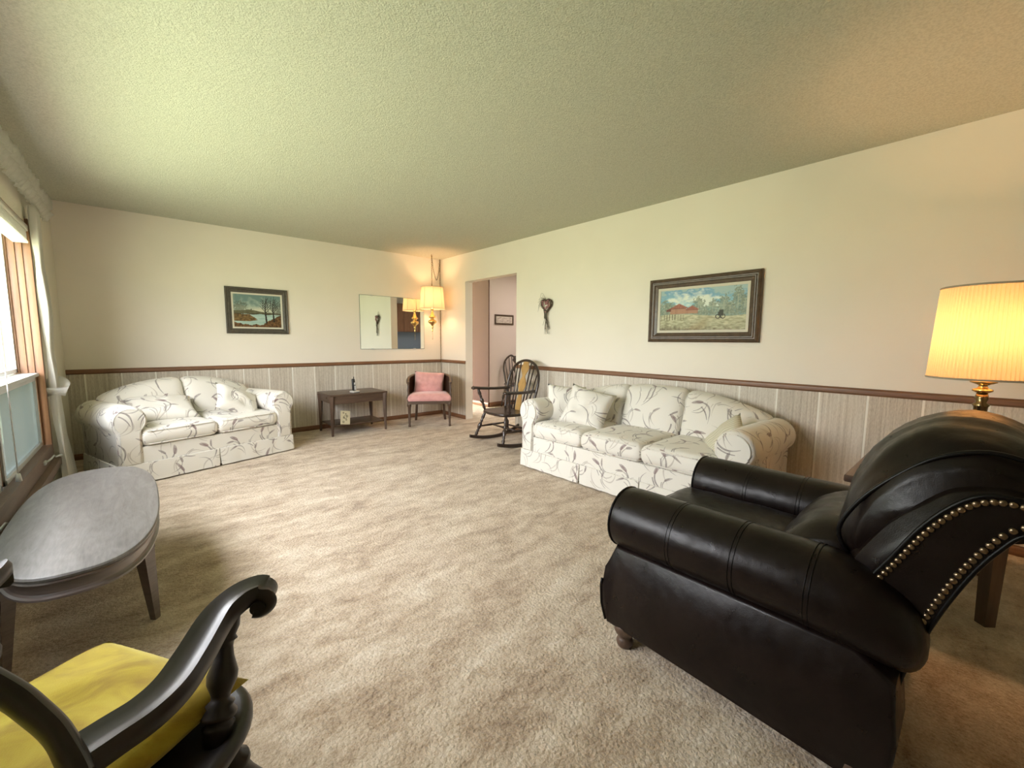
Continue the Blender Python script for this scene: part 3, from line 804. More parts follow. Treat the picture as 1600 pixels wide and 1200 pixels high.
# head cushion (welted, side boxing)
head = [(.24, .56), (.245, .64), (.205, .735), (.135, .825), (.055, .895), (-.035, .925), (-.12, .905), (-.20, .85), (-.215, .79), (-.14, .79), (-.04, .76), (.06, .67), (.14, .57)]
hp = spline(head, 4, True)
hc = obj('head_cushion', lat_loft(hp, 1.47, 2.08, .085, 34, wr=.007, seed=4, endr=.03, pw=.42), 'leather', rc)
for xs_ in (1.492, 2.058):
    bm = bmesh.new(); tube(bm, [(xs_-RX, y+.005-RY, z+.006) for y, z in spline([(.205, .57), (.232, .64), (.193, .735), (.125, .822), (.048, .892), (-.037, .922), (-.12, .902), (-.19, .852)], 5)], .006, 8); obj('welt', bm, 'leather_dark', hc)
# back side boxing, leather folds between cushion and nailed frame
box_p = [(.235, .48), (.225, .56), (.17, .67), (.10, .765), (.03, .84), (-.05, .872), (-.14, .86), (-.20, .80), (-.12, .75), (0, .70), (.10, .55), (.16, .44)]
obj('inner_back', lat_loft(spline(box_p, 4, True), 1.445, 2.105, .01, 26, wr=.006, seed=9, endr=.02), 'leather', rc)
# nailed frame
UP = [(.265, .36), (.225, .425), (.19, .49), (.124, .612), (.07, .722), (.018, .798), (-.032, .838), (-.091, .842), (-.15, .825), (-.195, .79)]
LO = [(-.197, .775), (-.16, .785), (-.097, .767), (-.062, .719), (-.027, .648), (.014, .536), (.054, .398), (.075, .30), (.085, .18), (.12, .12)]
ups = spline(UP, 5); los = spline(LO, 5)
poly = [(a-RY, b) for a, b in ups+los]
for xa, xb in ((2.05, 2.125), (1.425, 1.50)):
    bm = bmesh.new(); prism(bm, poly, xa-RX, xb-RX, axes=(1, 2, 0), bev=.010)
    bf = obj('back_frame', bm, 'leather', rc, autos=50)
bm = bmesh.new(); los2 = [(a+.035, b+.03) for a, b in los]
secs = [[(x-RX, a-RY, b) for a, b in los+los2[::-1]] for x in (1.46, 1.6, 1.8, 2.09)]
loft(bm, secs); obj('outside_back', bm, 'leather', rc, autos=50)
for xs_ in (1.427, 2.123):
    for pts, lab in ((ups, 0), (los, 0)):
        bm = bmesh.new(); tube(bm, [(xs_-RX, a-RY, b) for a, b in pts[2:-2]], .0055, 8); obj('welt', bm, 'leather_dark', bf)
def nail_line(pts, inset, pitch, x):
    P = [Vector((x, a, b)) for a, b in pts]; out = []; acc = 0; last = None
    for A, B in zip(P[:-1], P[1:]):
        d = (B-A); ln_ = d.length; d.normalize(); nrm = Vector((0, d.z, -d.y))*inset
        t_ = acc
        while t_ < ln_: out.append(A+d*t_+nrm); t_ += pitch
        acc = t_-ln_
    return out
bm = bmesh.new(); bmesh.ops.create_uvsphere(bm, u_segments=12, v_segments=8, radius=.0078)
for v in bm.verts: v.co.x *= .65
nail_me = bpy.data.meshes.new('nail'); bm.to_mesh(nail_me); bm.free(); nail_me.materials.append(MT['nail']); nail_me.shade_smooth()
for pts, ins in ((ups[8:], -.013), (los[6:34], -.016)):
    for p_ in nail_line(pts, ins, .0165, 1.423):
        o = bpy.data.objects.new('nailhead', nail_me); C.objects.link(o); o.parent = rc; o.location = (p_.x-RX, p_.y-RY, p_.z)

# ================================================================== LAMP TABLE + LAMP
tb = root('end_table', 'dark square end table behind the leather recliner holding the pleated lamp', 'table', (2.88, .12, 0))
bm = bmesh.new(); bx(bm, -.36, .36, -.30, .28, .515, .55, .012, 3); obj('tabletop', bm, 'walnut', tb, autos=40)
bm = bmesh.new(); bx(bm, -.30, .30, -.25, .23, .43, .515, .004); obj('apron', bm, 'walnut', tb, autos=40)
for x in (-.27, .27):
    for y in (-.22, .20):
        bm = bmesh.new(); tube(bm, [(x, y, .0), (x, y, .43)], [.030, .040], 4); obj('leg', bm, 'walnut_z', tb, smooth=False)
lp = root('table_lamp', 'lit brass table lamp with wide pleated cream shade at the right edge', 'lamp', (2.9, -.015, .55))
bm = bmesh.new(); lathe(bm, [(0, 0), (.085, 0), (.088, .012), (.07, .02), (.04, .03), (.022, .05), (.018, .08), (.035, .11), (.05, .15), (.052, .19), (.040, .24), (.026, .28), (.022, .32), (.024, .345), (.030, .355), (.018, .365), (.024, .385), (.018, .41), (0, .41)], 28); obj('base', bm, 'dark_brass', lp)
bm = bmesh.new(); lathe(bm, [(0, .41), (.02, .41), (.034, .418), (.034, .426), (.018, .432), (.014, .445), (.03, .452), (.044, .458), (.044, .466), (.02, .474), (.010, .48), (.008, .56), (0, .56)], 28); obj('collar', bm, 'brass', lp)
bm = bmesh.new(); NP = 240
def shade_bm(r0, r1, z0, z1, pleat, amp, seg):
    bm = bmesh.new(); rows = []
    for j in range(9):
        t_ = j/8; r = r0+(r1-r0)*t_; rows.append([((r+amp*(math.cos(k*pleat*2*PI/seg)))*math.cos(2*PI*k/seg), (r+amp*(math.cos(k*pleat*2*PI/seg)))*math.sin(2*PI*k/seg), z0+(z1-z0)*t_) for k in range(seg)])
    loft(bm, rows, caps=False); return bm
obj('lamp_shade', shade_bm(.190, .170, .475, .895, 84, .0030, 504), 'shade_pleat', lp)
for r_, z_ in ((.191, .478), (.171, .893)):
    bm = bmesh.new(); tube(bm, [(r_*math.cos(2*PI*k/64), r_*math.sin(2*PI*k/64), z_) for k in range(64)], .005, 6, closed=True); obj('shade_trim', bm, 'shade_trim', lp)
bm = bmesh.new(); lathe(bm, [(0, .56), (.014, .56), (.014, .60), (.03, .64), (.032, .67), (.02, .70), (0, .71)], 14); obj('bulb', bm, 'bulb', lp)
def bulb_light(loc, power, col, r=.04, name='lamp_bulb_light'):
    l = bpy.data.lights.new(name, 'POINT'); l.energy = power; l.color = col; l.shadow_soft_size = r
    o = bpy.data.objects.new(name, l); C.objects.link(o); o.location = loc; return o
bulb_light((2.9, -.015, 1.22), 26, (1.0, .58, .30), .05)

# ================================================================== COFFEE TABLE
ct = root('coffee_table', 'long oval-ended wooden coffee table with grey sheen under the window', 'table', (-.21, 2.63, 0))
def supere(a, b, n_, e=3.0):
    out = []
    for k in range(n_):
        t_ = 2*PI*k/n_; cc, ss = math.cos(t_), math.sin(t_)
        out.append((a*math.copysign(abs(cc)**(2/e), cc), b*math.copysign(abs(ss)**(2/e), ss)))
    return out
def oval_slab(a, b, lv, e=2.7):
    bm = bmesh.new(); loft(bm, [[(x, y, z) for x, y in supere(a+da, b+da, 72, e)] for da, z in lv]); return bm
obj('tabletop', oval_slab(.235, .725, [(-.006, .412), (.0, .416), (.002, .424), (-.002, .430), (-.008, .432)]), 'veneer', ct, autos=30)
obj('apron', oval_slab(.235, .725, [(-.035, .345), (-.010, .346), (-.003, .350), (-.003, .357), (-.010, .361), (-.014, .368), (-.013, .398), (-.006, .402), (-.002, .406), (-.004, .412)]), 'table_edge', ct, autos=30)
for x, y in ((.17, -.38), (-.20, -.42), (.17, .42), (-.20, .42)):
    bm = bmesh.new(); tube(bm, [(x+.02*(1 if x > 0 else -1), y*1.0, 0), (x, y*.97, .34)], [.017, .036], 4, flat=(1, 1)); obj('leg', bm, 'table_edge', ct, smooth=False)

# ================================================================== YELLOW CUSHION CHAIR (foreground)
FD = Vector((.7298, .6837)); FD.normalize(); ya = math.atan2(FD.y, FD.x)
yc_ = root('captains_chair', 'black-brown wooden armchair with scrolled arms at the bottom left corner', 'chair', (-.0508, 1.2215, 0), ya)
# local: x forward, y left; front of scrolls at x=0
SZ = .425
bm = bmesh.new(); outl = []
for k in range(48):
    t_ = 2*PI*k/48; a = .23 if math.cos(t_) > 0 else .25
    outl.append((-.20+a*math.copysign(abs(math.cos(t_))**.68, math.cos(t_)), -.055+.295*math.copysign(abs(math.sin(t_))**.68, math.sin(t_))))
loft(bm, [[(x*f+(-.2)*(1-f), y*f-.055*(1-f), z) for x, y in outl] for f, z in ((.90, SZ-.042), (.97, SZ-.036), (1.0, SZ-.022), (1.0, SZ-.010), (.975, SZ), (.93, SZ-.001), (.88, SZ-.008), (.5, SZ-.014))])
obj('seat', bm, 'blackwood', yc_, autos=60)
TP = [(.0, 0), (.026, 0), (.030, .03), (.022, .10), (.029, .17), (.031, .21), (.020, .25), (.025, .27), (.020, .29), (.027, .36), (.031, .46), (.024, .58), (.017, .68), (.016, .74), (.024, .76), (.026, .79), (.018, .81), (.022, .88), (.026, .94), (.020, 1.0), (0, 1)]
LO_ = .04
for sgn in (-1, 1):
    # arm: flat sculpted bar from back to scroll
    path = spline([(-.335, .272, .597), (-.29, .285, .595), (-.25, .297, .594), (-.205, .299, .597), (-.15, .287, .606), (-.075, .272, .628), (-.03, .283, .644), (-.002, .303, .648), (.004, .315, .644), (.010, .324, .633), (.008, .322, .620), (.0, .312, .613), (-.008, .302, .616)], 6)
    bm = bmesh.new(); rows = []
    n_ = len(path)
    for i, (x, y, z) in enumerate(path):
        t_ = i/(n_-1); A = Vector(path[max(0, i-1)]); B = Vector(path[min(n_-1, i+1)]); d = (B-A).normalized()
        if x < .010 and i < n_*.68: sd = Vector((-d.y, d.x, 0)).normalized()
        up = d.cross(sd).normalized()
        wd = .036-.004*math.sin(t_*PI); th = .021 if i < n_*.6 else .021-.009*(i/(n_-1)-.6)/.4
        pr = [(-1, -.6), (-1, .35), (-.8, .9), (-.45, .75), (0, .5), (.45, .75), (.8, .9), (1, .35), (1, -.6), (.7, -1), (-.7, -1)]
        rows.append([tuple(Vector((x, y*1.0, z))+sd*a*wd+up*b*th) for a, b in pr])
    rows = [[(a, sgn*b+LO_*(sgn > 0), c_) for a, b, c_ in r_] for r_ in rows]
    loft(bm, rows); arm = obj('arm', bm, 'blackwood', yc_, autos=70)
    # scroll end
    bm = bmesh.new(); cx0, cy0, cz0 = -.002, .309+(LO_ if sgn > 0 else 0), .626
    tube(bm, [(cx0+.030, sgn*(cy0-.018), cz0), (cx0, sgn*cy0, cz0), (cx0-.030, sgn*(cy0+.018), cz0)], .014, 20)
    obj('scroll', bm, 'blackwood', arm, autos=40)
    # turned front post
    bm = bmesh.new(); turned(bm, (-.122, sgn*.298+(-.09 if sgn > 0 else 0), SZ-.02), (-.045, sgn*.270+LO_*(sgn > 0), .618), [(0, 0), (.024, 0), (.025, .12), (.028, .15), (.022, .18), (.029, .20), (.030, .24), (.022, .28), (.025, .31), (.016, .34), (.017, .38), (.026, .47), (.027, .54), (.018, .66), (.015, .74), (.016, .78), (.022, .80), (.018, .83), (.024, .90), (.024, .97), (.018, 1.0), (0, 1)], 20); obj('arm_post', bm, 'blackwood', yc_)
    bm = bmesh.new(); turned(bm, (-.40, sgn*.24, SZ-.02), (-.345, sgn*.272, .58), [(0, 0), (.018, 0), (.022, .3), (.016, .5), (.022, .8), (.016, 1), (0, 1)], 14); obj('back_post', bm, 'blackwood', yc_)
    for fx, tx, sx2 in ((-.10, .03, .15), (-.36, -.47, .10)):
        bm = bmesh.new(); turned(bm, (tx, sgn*(.22+sx2), 0), (fx, sgn*.25-.02, SZ-.02), TP, 18); obj('leg', bm, 'blackwood', yc_)
    bm = bmesh.new(); turned(bm, (-.025, sgn*.325, .17), (-.42, sgn*.30, .17), [(0, 0), (.010, 0), (.017, .5), (.010, 1), (0, 1)], 12); obj('stretcher', bm, 'blackwood', yc_)
bm = bmesh.new(); turned(bm, (-.03, -.32, .20), (-.03, .32, .20), [(0, 0), (.010, 0), (.014, .3), (.021, .5), (.014, .7), (.010, 1), (0, 1)], 14); obj('stretcher', bm, 'blackwood', yc_)
# hoop back rail
hoop = spline([(-.338, -.292, .580), (-.330, -.268, .605), (-.322, -.241, .628), (-.318, -.205, .652), (-.318, -.160, .682), (-.322, -.08, .72), (-.325, 0, .73), (-.322, .08, .72), (-.318, .160, .682), (-.318, .205, .652), (-.322, .241, .628), (-.330, .268, .605), (-.338, .292, .580)], 5)
bm = bmesh.new(); rows = []
for i, p_ in enumerate(hoop):
    A = Vector(hoop[max(0, i-1)]); B = Vector(hoop[min(len(hoop)-1, i+1)]); d = (B-A).normalized()
    n1_ = Vector((1, 0, .35)); n1_ = (n1_-d*n1_.dot(d)).normalized(); n2_ = d.cross(n1_)
    rows.append([tuple(Vector(p_)+n1_*.014*math.cos(t_*PI/8)+n2_*.046*math.sin(t_*PI/8)) for t_ in range(16)])
loft(bm, rows); obj('back_rail', bm, 'blackwood', yc_, autos=60)
# yellow cushion resting on it
bm = pillow_bm(.40, .42, .095, n=22, pinch=.04, seed=3, wr=.004)
cu = obj('velvet_cushion', bm, 'yellow'); cu.location = (-.152, 1.052, .462); cu.rotation_euler = (math.radians(90), 0, math.radians(33)); tag(cu, 'mustard yellow velvet cushion lying on the dark wooden armchair seat', 'cushion')

# ================================================================== END TABLE, PHONE, CARD (far wall)
et = root('side_table', 'low brown wooden side table with lower shelf against the far wall', 'table', (2.05, 5.435, 0))
bm = bmesh.new(); bx(bm, -.365, .365, -.25, .25, .495, .515, .004); obj('tabletop', bm, 'walnut', et, autos=40)
bm = bmesh.new(); bx(bm, -.345, .345, -.235, -.215, .395, .495); bx(bm, -.345, .345, .215, .235, .395, .495); bx(bm, .325, .345, -.235, .235, .395, .495); obj('apron', bm, 'walnut', et, smooth=False)
bm = bmesh.new(); bx(bm, -.350, -.325, -.20, .20, .405, .488, .003); dr = obj('drawer', bm, 'walnut', et, autos=40)
bm = bmesh.new(); bx(bm, -.360, -.349, -.08, .08, .455, .47, .004); obj('handle', bm, 'walnut', dr, autos=40)
for x in (-.335, .335):
    for y in (-.225, .225):
        bm = bmesh.new(); tube(bm, [(x+.008*(1 if x > 0 else -1), y, 0), (x, y, .38), (x, y, .495)], [.014, .030, .038], 4); obj('leg', bm, 'walnut_z', et, smooth=False)
        for v in et.children[-1].data.vertices: pass
bm = bmesh.new(); bx(bm, -.33, .33, -.21, .215, .115, .13, .003); obj('shelf', bm, 'walnut', et, autos=40)
ph = root('cordless_phone', 'black cordless telephone handset standing in its silver base on the side table', 'telephone', (2.02, 5.28, .515), math.radians(15))
bm = bmesh.new(); softbox(bm, .10, .09, .026, .012, 6, fn=lambda p_: p_+Vector((0, 0, .013))); obj('base', bm, 'silver', ph)
bm = bmesh.new(); softbox(bm, .046, .03, .15, .012, 6, fn=lambda p_: Vector((p_.x*(1-.15*(p_.z/.075)), p_.y+.01+.12*(p_.z+.07), p_.z+.10))); hs = obj('handset', bm, 'black', ph)
bm = bmesh.new(); bx(bm, -.013, .013, -.018, -.006, .10, .13, .002); obj('screen', bm, 'silver', hs)
bm = bmesh.new(); bx(bm, -.012, .012, -.024, -.010, .035, .09, .002); obj('keypad', bm, 'silver', hs)
bm = bmesh.new(); tube(bm, [(.012, .028, .165), (.012, .03, .20)], .005, 8); obj('antenna', bm, 'black', hs)

def painted(name, wd, hg, nu, nv, fn, parent=None):
    """flat picture in local xz plane facing -y, colours per vertex"""
    bm = bmesh.new(); cl = bm.verts.layers.float_color.new('paint'); rows = []
    for j in range(nv+1):
        row = []
        for i in range(nu+1):
            v = bm.verts.new((-wd/2+wd*i/nu, 0, -hg/2+hg*j/nv)); v[cl] = tuple(list(fn(i/nu, j/nv))+[1]); row.append(v)
        rows.append(row)
    for A, B in zip(rows[:-1], rows[1:]):
        for i in range(nu): bm.faces.new((A[i], A[i+1], B[i+1], B[i]))
    return obj(name, bm, 'paint', parent)
def fbm(x, y, s_=0, o_=4):
    v = 0; a = .5
    for k in range(o_): v += a*noise.noise(Vector((x, y, s_+k*3.1))); x *= 2; y *= 2; a *= .5
    return v
def mx(a, b, t_): t_ = max(0, min(1, t_)); return tuple(p_+(q-p_)*t_ for p_, q in zip(a, b))
def segd(px, py, ax, ay, bx_, by_):
    dx, dy = bx_-ax, by_-ay; t_ = max(0, min(1, ((px-ax)*dx+(py-ay)*dy)/(dx*dx+dy*dy+1e-9))); return math.hypot(px-ax-t_*dx, py-ay-t_*dy), t_
ASP1 = .70/.37
TR1 = [(.05, .36, .10, .36), (.13, .36, .08, .30), (.475, .34, .075, .40), (.56, .34, .03, .22), (.64, .34, .05, .34), (.76, .34, .07, .42), (.905, .36, .06, .56), (.98, .34, .05, .40), (.83, .34, .05, .28)]
def paint_farm(u, v):
    x = u*ASP1
    sky = mx(srgb(150, 200, 205), srgb(86, 148, 190), (v-.45)*2+fbm(x*3, v*4, 2)*.5)
    cl_ = fbm(x*4.5+3, v*7, 8, 5)*2.2+ (1-abs(v-.66-.10*math.sin(x*3))*4.2)+.15-abs(u-.52)*1.5
    c_ = mx(sky, srgb(226, 232, 220), cl_*1.3)
    c_ = mx(c_, srgb(168, 190, 190), (cl_-.2)*(.62-v)*5)
    for tx, tz, rw, th in TR1:
        dx = (u-tx)/rw; dz = (v-tz-th*.55)/(th*.55); e_ = 1-(dx*dx+dz*dz)+fbm(x*22, v*24, tx*9)*2.2
        if e_ > 0 and v > .30:
            c_ = mx(c_, mx(srgb(98, 112, 100), srgb(158, 165, 140), .5+fbm(x*30, v*30, tx)*1.6), .82)
        if abs(u-tx) < .004 and .3 < v < tz+th*.8: c_ = mx(c_, srgb(190, 185, 160), .5)
    if v < .47+.05*fbm(x*14, 1, 4)*3: c_ = mx(c_, mx(srgb(110, 122, 108), srgb(150, 158, 138), .5+fbm(x*26, v*26, 2)*1.6), .8)
    hor = .36+.04*math.sin(u*5+.6)+.01*fbm(x*10, 0, 3)
    if v < hor:
        g = fbm(x*9, v*26, 5)*1.6+.5; c_ = mx(srgb(138, 134, 104), srgb(208, 204, 170), g*.8+(v/hor)*.35-.1)
        pth = abs(u-(.60-.28*(hor-v)*1.5)); c_ = mx(c_, srgb(168, 150, 112), (.07+.18*(hor-v)-pth)*9*(.5+g*.4))
        c_ = mx(c_, srgb(96, 78, 58), (.16-v-.12*u)*6+fbm(x*20, v*20, 7)*.9-.1)
    # barns
    def house(x0, x1, z0, z1, z2, xs, c_):
        if x0 < u < x1 and z0 < v < z1:
            c_ = mx(srgb(186, 140, 112), srgb(120, 70, 52), (1 if math.sin(u*420) > .6 else 0)*.5+.25*fbm(x*40, v*40, 1))
            if v > z1-.012: c_ = srgb(88, 44, 36)
        rr = z1+(z2-z1)*(1-abs((u-(x0+x1)/2-xs)/((x1-x0)*.62)))
        if z1 <= v < rr and x0-.02 < u < x1+.02: c_ = mx(srgb(142, 84, 66), srgb(176, 112, 90), .5+fbm(x*50, v*12, 4)*1.5)
        return c_
    c_ = house(.13, .33, .40, .54, .66, .01, c_); c_ = house(.33, .47, .40, .50, .60, .0, c_)
    if .08 < u < .14 and .47 < v < .52+(u-.08)*.5: c_ = srgb(118, 66, 52)
    # cart
    if .70 < u < .76 and .33 < v < .46 and not (v > .42 and u < .712): c_ = srgb(58, 60, 46)
    for wx in (.70, .755):
        if abs(math.hypot((u-wx)*ASP1, v-.31)-.045) < .009: c_ = srgb(56, 50, 40)
    if abs(math.hypot((u-.73)*ASP1*.6, v-.29)) < .02: c_ = mx(c_, srgb(60, 55, 45), .6)
    for k in range(9):
        px_ = .02+.035*k
        if abs(u-px_) < .003 and .25 < v < .40-.1*abs(.15-px_): c_ = srgb(92, 80, 66)
    return c_
BR2 = []
_r = random.Random(5)
for bx0, bz0, hh in ((.675, .16, .74), (.84, .19, .70)):
    BR2.append((bx0, bz0, bx0-.02, bz0+hh*.55, .030)); BR2.append((bx0-.02, bz0+hh*.5, bx0-.005, bz0+hh, .014))
    for k in range(9):
        zz = bz0+hh*(.38+.05*k); dd = (-1 if k % 2 else 1); L_ = .12-.006*k
        BR2.append((bx0-.018, zz, bx0-.018+dd*L_, zz+.16+.04*_r.random(), .010)); BR2.append((bx0-.018+dd*L_*.5, zz+.09, bx0-.018+dd*L_*.4, zz+.24, .007))
BR2.append((.66, .2, .645, .42, .006))
def paint_lake(u, v):
    x = u*1.45
    c_ = mx(srgb(178, 190, 176), srgb(112, 136, 132), (v-.45)*2.4+fbm(x*5, v*9, 3)*1.2)
    c_ = mx(c_, srgb(222, 214, 186), (1-abs(v-.53)*8)*(1-abs(u-.55)*2)*.8)
    hl = .50+.05*math.exp(-((u-.35)/.18)**2)-.05*u
    if v < hl: c_ = mx(srgb(112, 110, 84), srgb(80, 76, 56), .5+fbm(x*9, v*12, 6))
    if v < .42:
        c_ = mx(srgb(150, 180, 172), srgb(186, 204, 196), .5+fbm(x*4, v*24, 4)*1.2)
        if abs(v-.42+.01*math.sin(u*20)) < .02: c_ = srgb(60, 54, 40)
    lb = .40-.02*u-.9*max(0, u-.32)
    if .24 < v < lb+.02*fbm(x*12, 0, 1) or (.18 < v < .27 and u < .50-abs(v-.225)*4): c_ = mx(srgb(84, 66, 42), srgb(140, 112, 72), .45+fbm(x*14, v*18, 9)*1.5)
    if v < .08+.06*fbm(x*7, 1, 2)+.10*max(0, .2-u)*4 or (u > .62 and v < .12+(u-.62)*.75+.05*fbm(x*11, 2, 5)): c_ = mx(srgb(70, 48, 32), srgb(132, 98, 62), .45+fbm(x*16, v*16, 12)*1.6)
    tl = (1-((u-.12)/.20)**2-((v-.60)/.20)**2)+fbm(x*20, v*20, 7)*2.4
    if tl > .35 and v > .38: c_ = mx(c_, srgb(92, 92, 74), .6)
    tr_ = (1-((u-.96)/.16)**2-((v-.58)/.26)**2)+fbm(x*20, v*20, 17)*2.6
    if tr_ > .4 and v > .3: c_ = mx(c_, srgb(84, 76, 62), .6)
    for a, b, c2, d, w_ in BR2:
        ds, tt = segd(u*1.45, v, a*1.45, b, c2*1.45, d)
        if ds < w_*(1-.5*tt): c_ = srgb(48, 42, 36)
    for a, b in ((.36, .55), (.72, .50), (.68, .76)):
        if math.hypot((u-a), (v-b)*.9) < .013: c_ = srgb(50, 50, 44)
    return c_
def frame_bm(wd, hg, fw, dep, prof):
    """mitred frame in xz plane; prof list of (t 0 outer..1 inner, y offset towards viewer as -)"""
    bm = bmesh.new(); rows = []
    for t_, d in prof:
        a, b = wd/2-fw*t_, hg/2-fw*t_; rows.append([bm.verts.new((x, -d*dep, z)) for x, z in ((-a, -b), (a, -b), (a, b), (-a, b))])
    n = len(rows)
    for i in range(n):
        A, B = rows[i], rows[(i+1) % n]
        for j in range(4): bm.faces.new((A[j], A[(j+1) % 4], B[(j+1) % 4], B[j]))
    return bm
PF = [(0, 0), (0, .7), (.10, .9), (.18, 1), (.26, .92), (.34, .72), (.42, .70), (.50, .86), (.58, .84), (.66, .60), (.80, .50), (.92, .42), (1, .25), (1, 0)]
def picture(label, loc, rz, wd, hg, fw, dep, fn, nu, nv, fm, liner=.022, tilt=0):
    t = root('framed_painting', label, 'painting', loc, rz); t.rotation_euler[1] = tilt
    obj('frame', frame_bm(wd, hg, fw, dep, PF), fm, t, autos=20)
    if liner: obj('liner', frame_bm(wd-2*fw+.004, hg-2*fw+.004, liner, dep, [(0, 0), (0, .42), (.5, .38), (1, .30), (1, 0)]), 'linen', t, autos=20)
    a, b = wd-2*fw-2*liner+.006, hg-2*fw-2*liner+.006
    cv = painted('canvas', a, b, nu, nv, fn, t); cv.location = (0, -.007, 0)
    bm = bmesh.new(); bx(bm, -wd/2+.01, wd/2-.01, -.005, 0, -hg/2+.01, hg/2-.01); obj('backing', bm, 'frame_grey', t, smooth=False)
    return t
picture('wide farmhouse landscape painting in a brown stepped frame above the long sofa', (XR-.002, 1.635, 1.466), -PI/2, .945, .565, .085, .04, paint_farm, 260, 120, 'frame_brown')
picture('lake with bare trees painting in a dark frame above the loveseat', (1.084, YF-.002, 1.515), 0, .645, .533, .062, .03, paint_lake, 170, 130, 'frame_grey', .018)
picture('small wide picture in a brown frame on the hall wall beyond the doorway', (4.955, 5.788, 1.56), 0, .44, .18, .035, .02, lambda u, v: mx(srgb(205, 195, 185), srgb(150, 140, 130), fbm(u*6, v*3, 3)*2+.2), 60, 24, 'frame_brown', .012)
# mirror
mi = root('wall_mirror', 'unframed rectangular wall mirror beside the hanging lamp', 'mirror', (2.812, YF-.001, 1.431))
bm = bmesh.new(); bx(bm, -.502, .502, -.006, 0, -.3775, .3775); obj('mirror_edge', bm, 'mirror_edge', mi, smooth=False)
bm = bmesh.new(); A = [bm.verts.new((x, -.0066, z)) for x, z in ((-.498, -.3735), (.498, -.3735), (.498, .3735), (-.498, .3735))]; bm.faces.new(A)
obj('mirror_glass', bm, 'mirror', mi, smooth=False)
bm = bmesh.new()
for x in (-.33, .33):
    for z in (-.375, .375): bx(bm, x-.02, x+.02, -.010, -.0068, z-.008, z+.008, .001)
obj('clip', bm, 'grey_metal', mi)
# card on the shelf
def card_fn(u, v):
    c_ = srgb(214, 206, 176)
    for a, b, r_ in ((.5, .55, .16), (.35, .5, .07), (.68, .62, .09), (.3, .85, .06), (.3, .18, .08), (.6, .35, .06), (.55, .78, .05)):
        if abs(math.hypot(u-a, (v-b)*1.3)-r_) < .022 or math.hypot(u-a, (v-b)*1.3) < .02: c_ = srgb(110, 104, 84)
    return c_
cd = painted('greeting_card', .13, .17, 40, 52, card_fn); bmx = cd.modifiers.new('t', 'SOLIDIFY'); bmx.thickness = .003
cd.location = (1.87, 5.222, .217); cd.rotation_euler = (math.radians(-12), math.radians(10), math.radians(12)); tag(cd, 'cream printed card tilted on the lower shelf of the side table', 'card')

# ================================================================== PINK BARREL CHAIR
pa = math.atan2(-.85, -.53)+PI/2
pk = root('barrel_chair', 'pink upholstered barrel chair with cane sides in the far corner', 'chair', (3.02, 5.13, 0), pa)
# local: -y front, +y back
bm = bmesh.new()
softbox(bm, .60, .50, .10, .045, 14, .03, .0, fn=lambda p_: Vector((p_.x*(1-.14*max(0, (p_.y+.25)/.5)), p_.y+.06, p_.z+.385)))
obj('seat', bm, 'pink', pk)
bm = bmesh.new(); 
loft(bm, [[(-.295, -.19, z), (.295, -.19, z), (.27, .20, z), (.20, .28, z), (-.20, .28, z), (-.27, .20, z)] for z in (.315, .355)]); obj('seat_rail', bm, 'walnut', pk, smooth=False)
for sgn in (-1, 1):
    bm = bmesh.new(); turned(bm, (sgn*.272, -.165, 0), (sgn*.272, -.165, .35), [(0, 0), (.014, 0), (.017, .05), (.013, .09), (.019, .6), (.021, .78), (.028, .82), (.028, .9), (.024, 1.0), (0, 1)], 12); obj('leg', bm, 'walnut', pk)
    bm = bmesh.new(); tube(bm, spline([(sgn*.215, .34, 0), (sgn*.20, .27, .15), (sgn*.19, .235, .34)], 5), [.018]*11, 8); obj('leg', bm, 'walnut', pk)
    bm = bmesh.new(); turned(bm, (sgn*.288, -.14, .35), (sgn*.285, -.115, .60), [(0, 0), (.012, 0), (.018, .2), (.012, .45), (.017, .6), (.013, .8), (.018, 1), (0, 1)], 12); obj('arm_post', bm, 'walnut', pk)
U = [(-.285, -.13), (-.295, .0), (-.28, .13), (-.22, .25), (-.11, .31), (0, .325), (.11, .31), (.22, .25), (.28, .13), (.295, 0), (.285, -.13)]
ut = spline([(x, y, .60+.10*(max(0, (y+.13))/.455)**.8) for x, y in U], 6)
bm = bmesh.new(); tube(bm, ut, .017, 10, flat=(1.3, .8)); obj('top_rail', bm, 'walnut', pk)
bm = bmesh.new(); rows = [[(x, y, z) for x, y, z in ut], [(x*.97, y*.97, .44) for x, y, z in ut]]; loft(bm, rows, closed_u=False, caps=False); bmesh.ops.solidify(bm, geom=bm.faces[:], thickness=.008); obj('cane_panel', bm, 'cane', pk)
bm = bmesh.new(); tube(bm, [(x*.97, y*.97, .435) for x, y, z in ut], .011, 8); obj('lower_rail', bm, 'walnut', pk)
bm = bmesh.new(); softbox(bm, .34, .05, .24, .024, 10, 0, fn=lambda p_: Vector((p_.x, .26+p_.y-1.0*p_.x*p_.x, p_.z+.56))); obj('back_pad', bm, 'pink', pk)
pw = obj('pink_pillow', pillow_bm(.42, .32, .13, seed=11, wr=.008, pinch=.05), 'pink'); tag(pw, 'square pink pillow leaning against the back of the pink chair', 'pillow')
pm = Matrix.Translation((3.02, 5.13, 0)) @ Matrix.Rotation(pa, 4, 'Z') @ Matrix.Translation((-.01, .14, .575)) @ Matrix.Rotation(math.radians(-14), 4, 'X') @ Matrix.Rotation(math.radians(4), 4, 'Y')
pw.matrix_world = pm

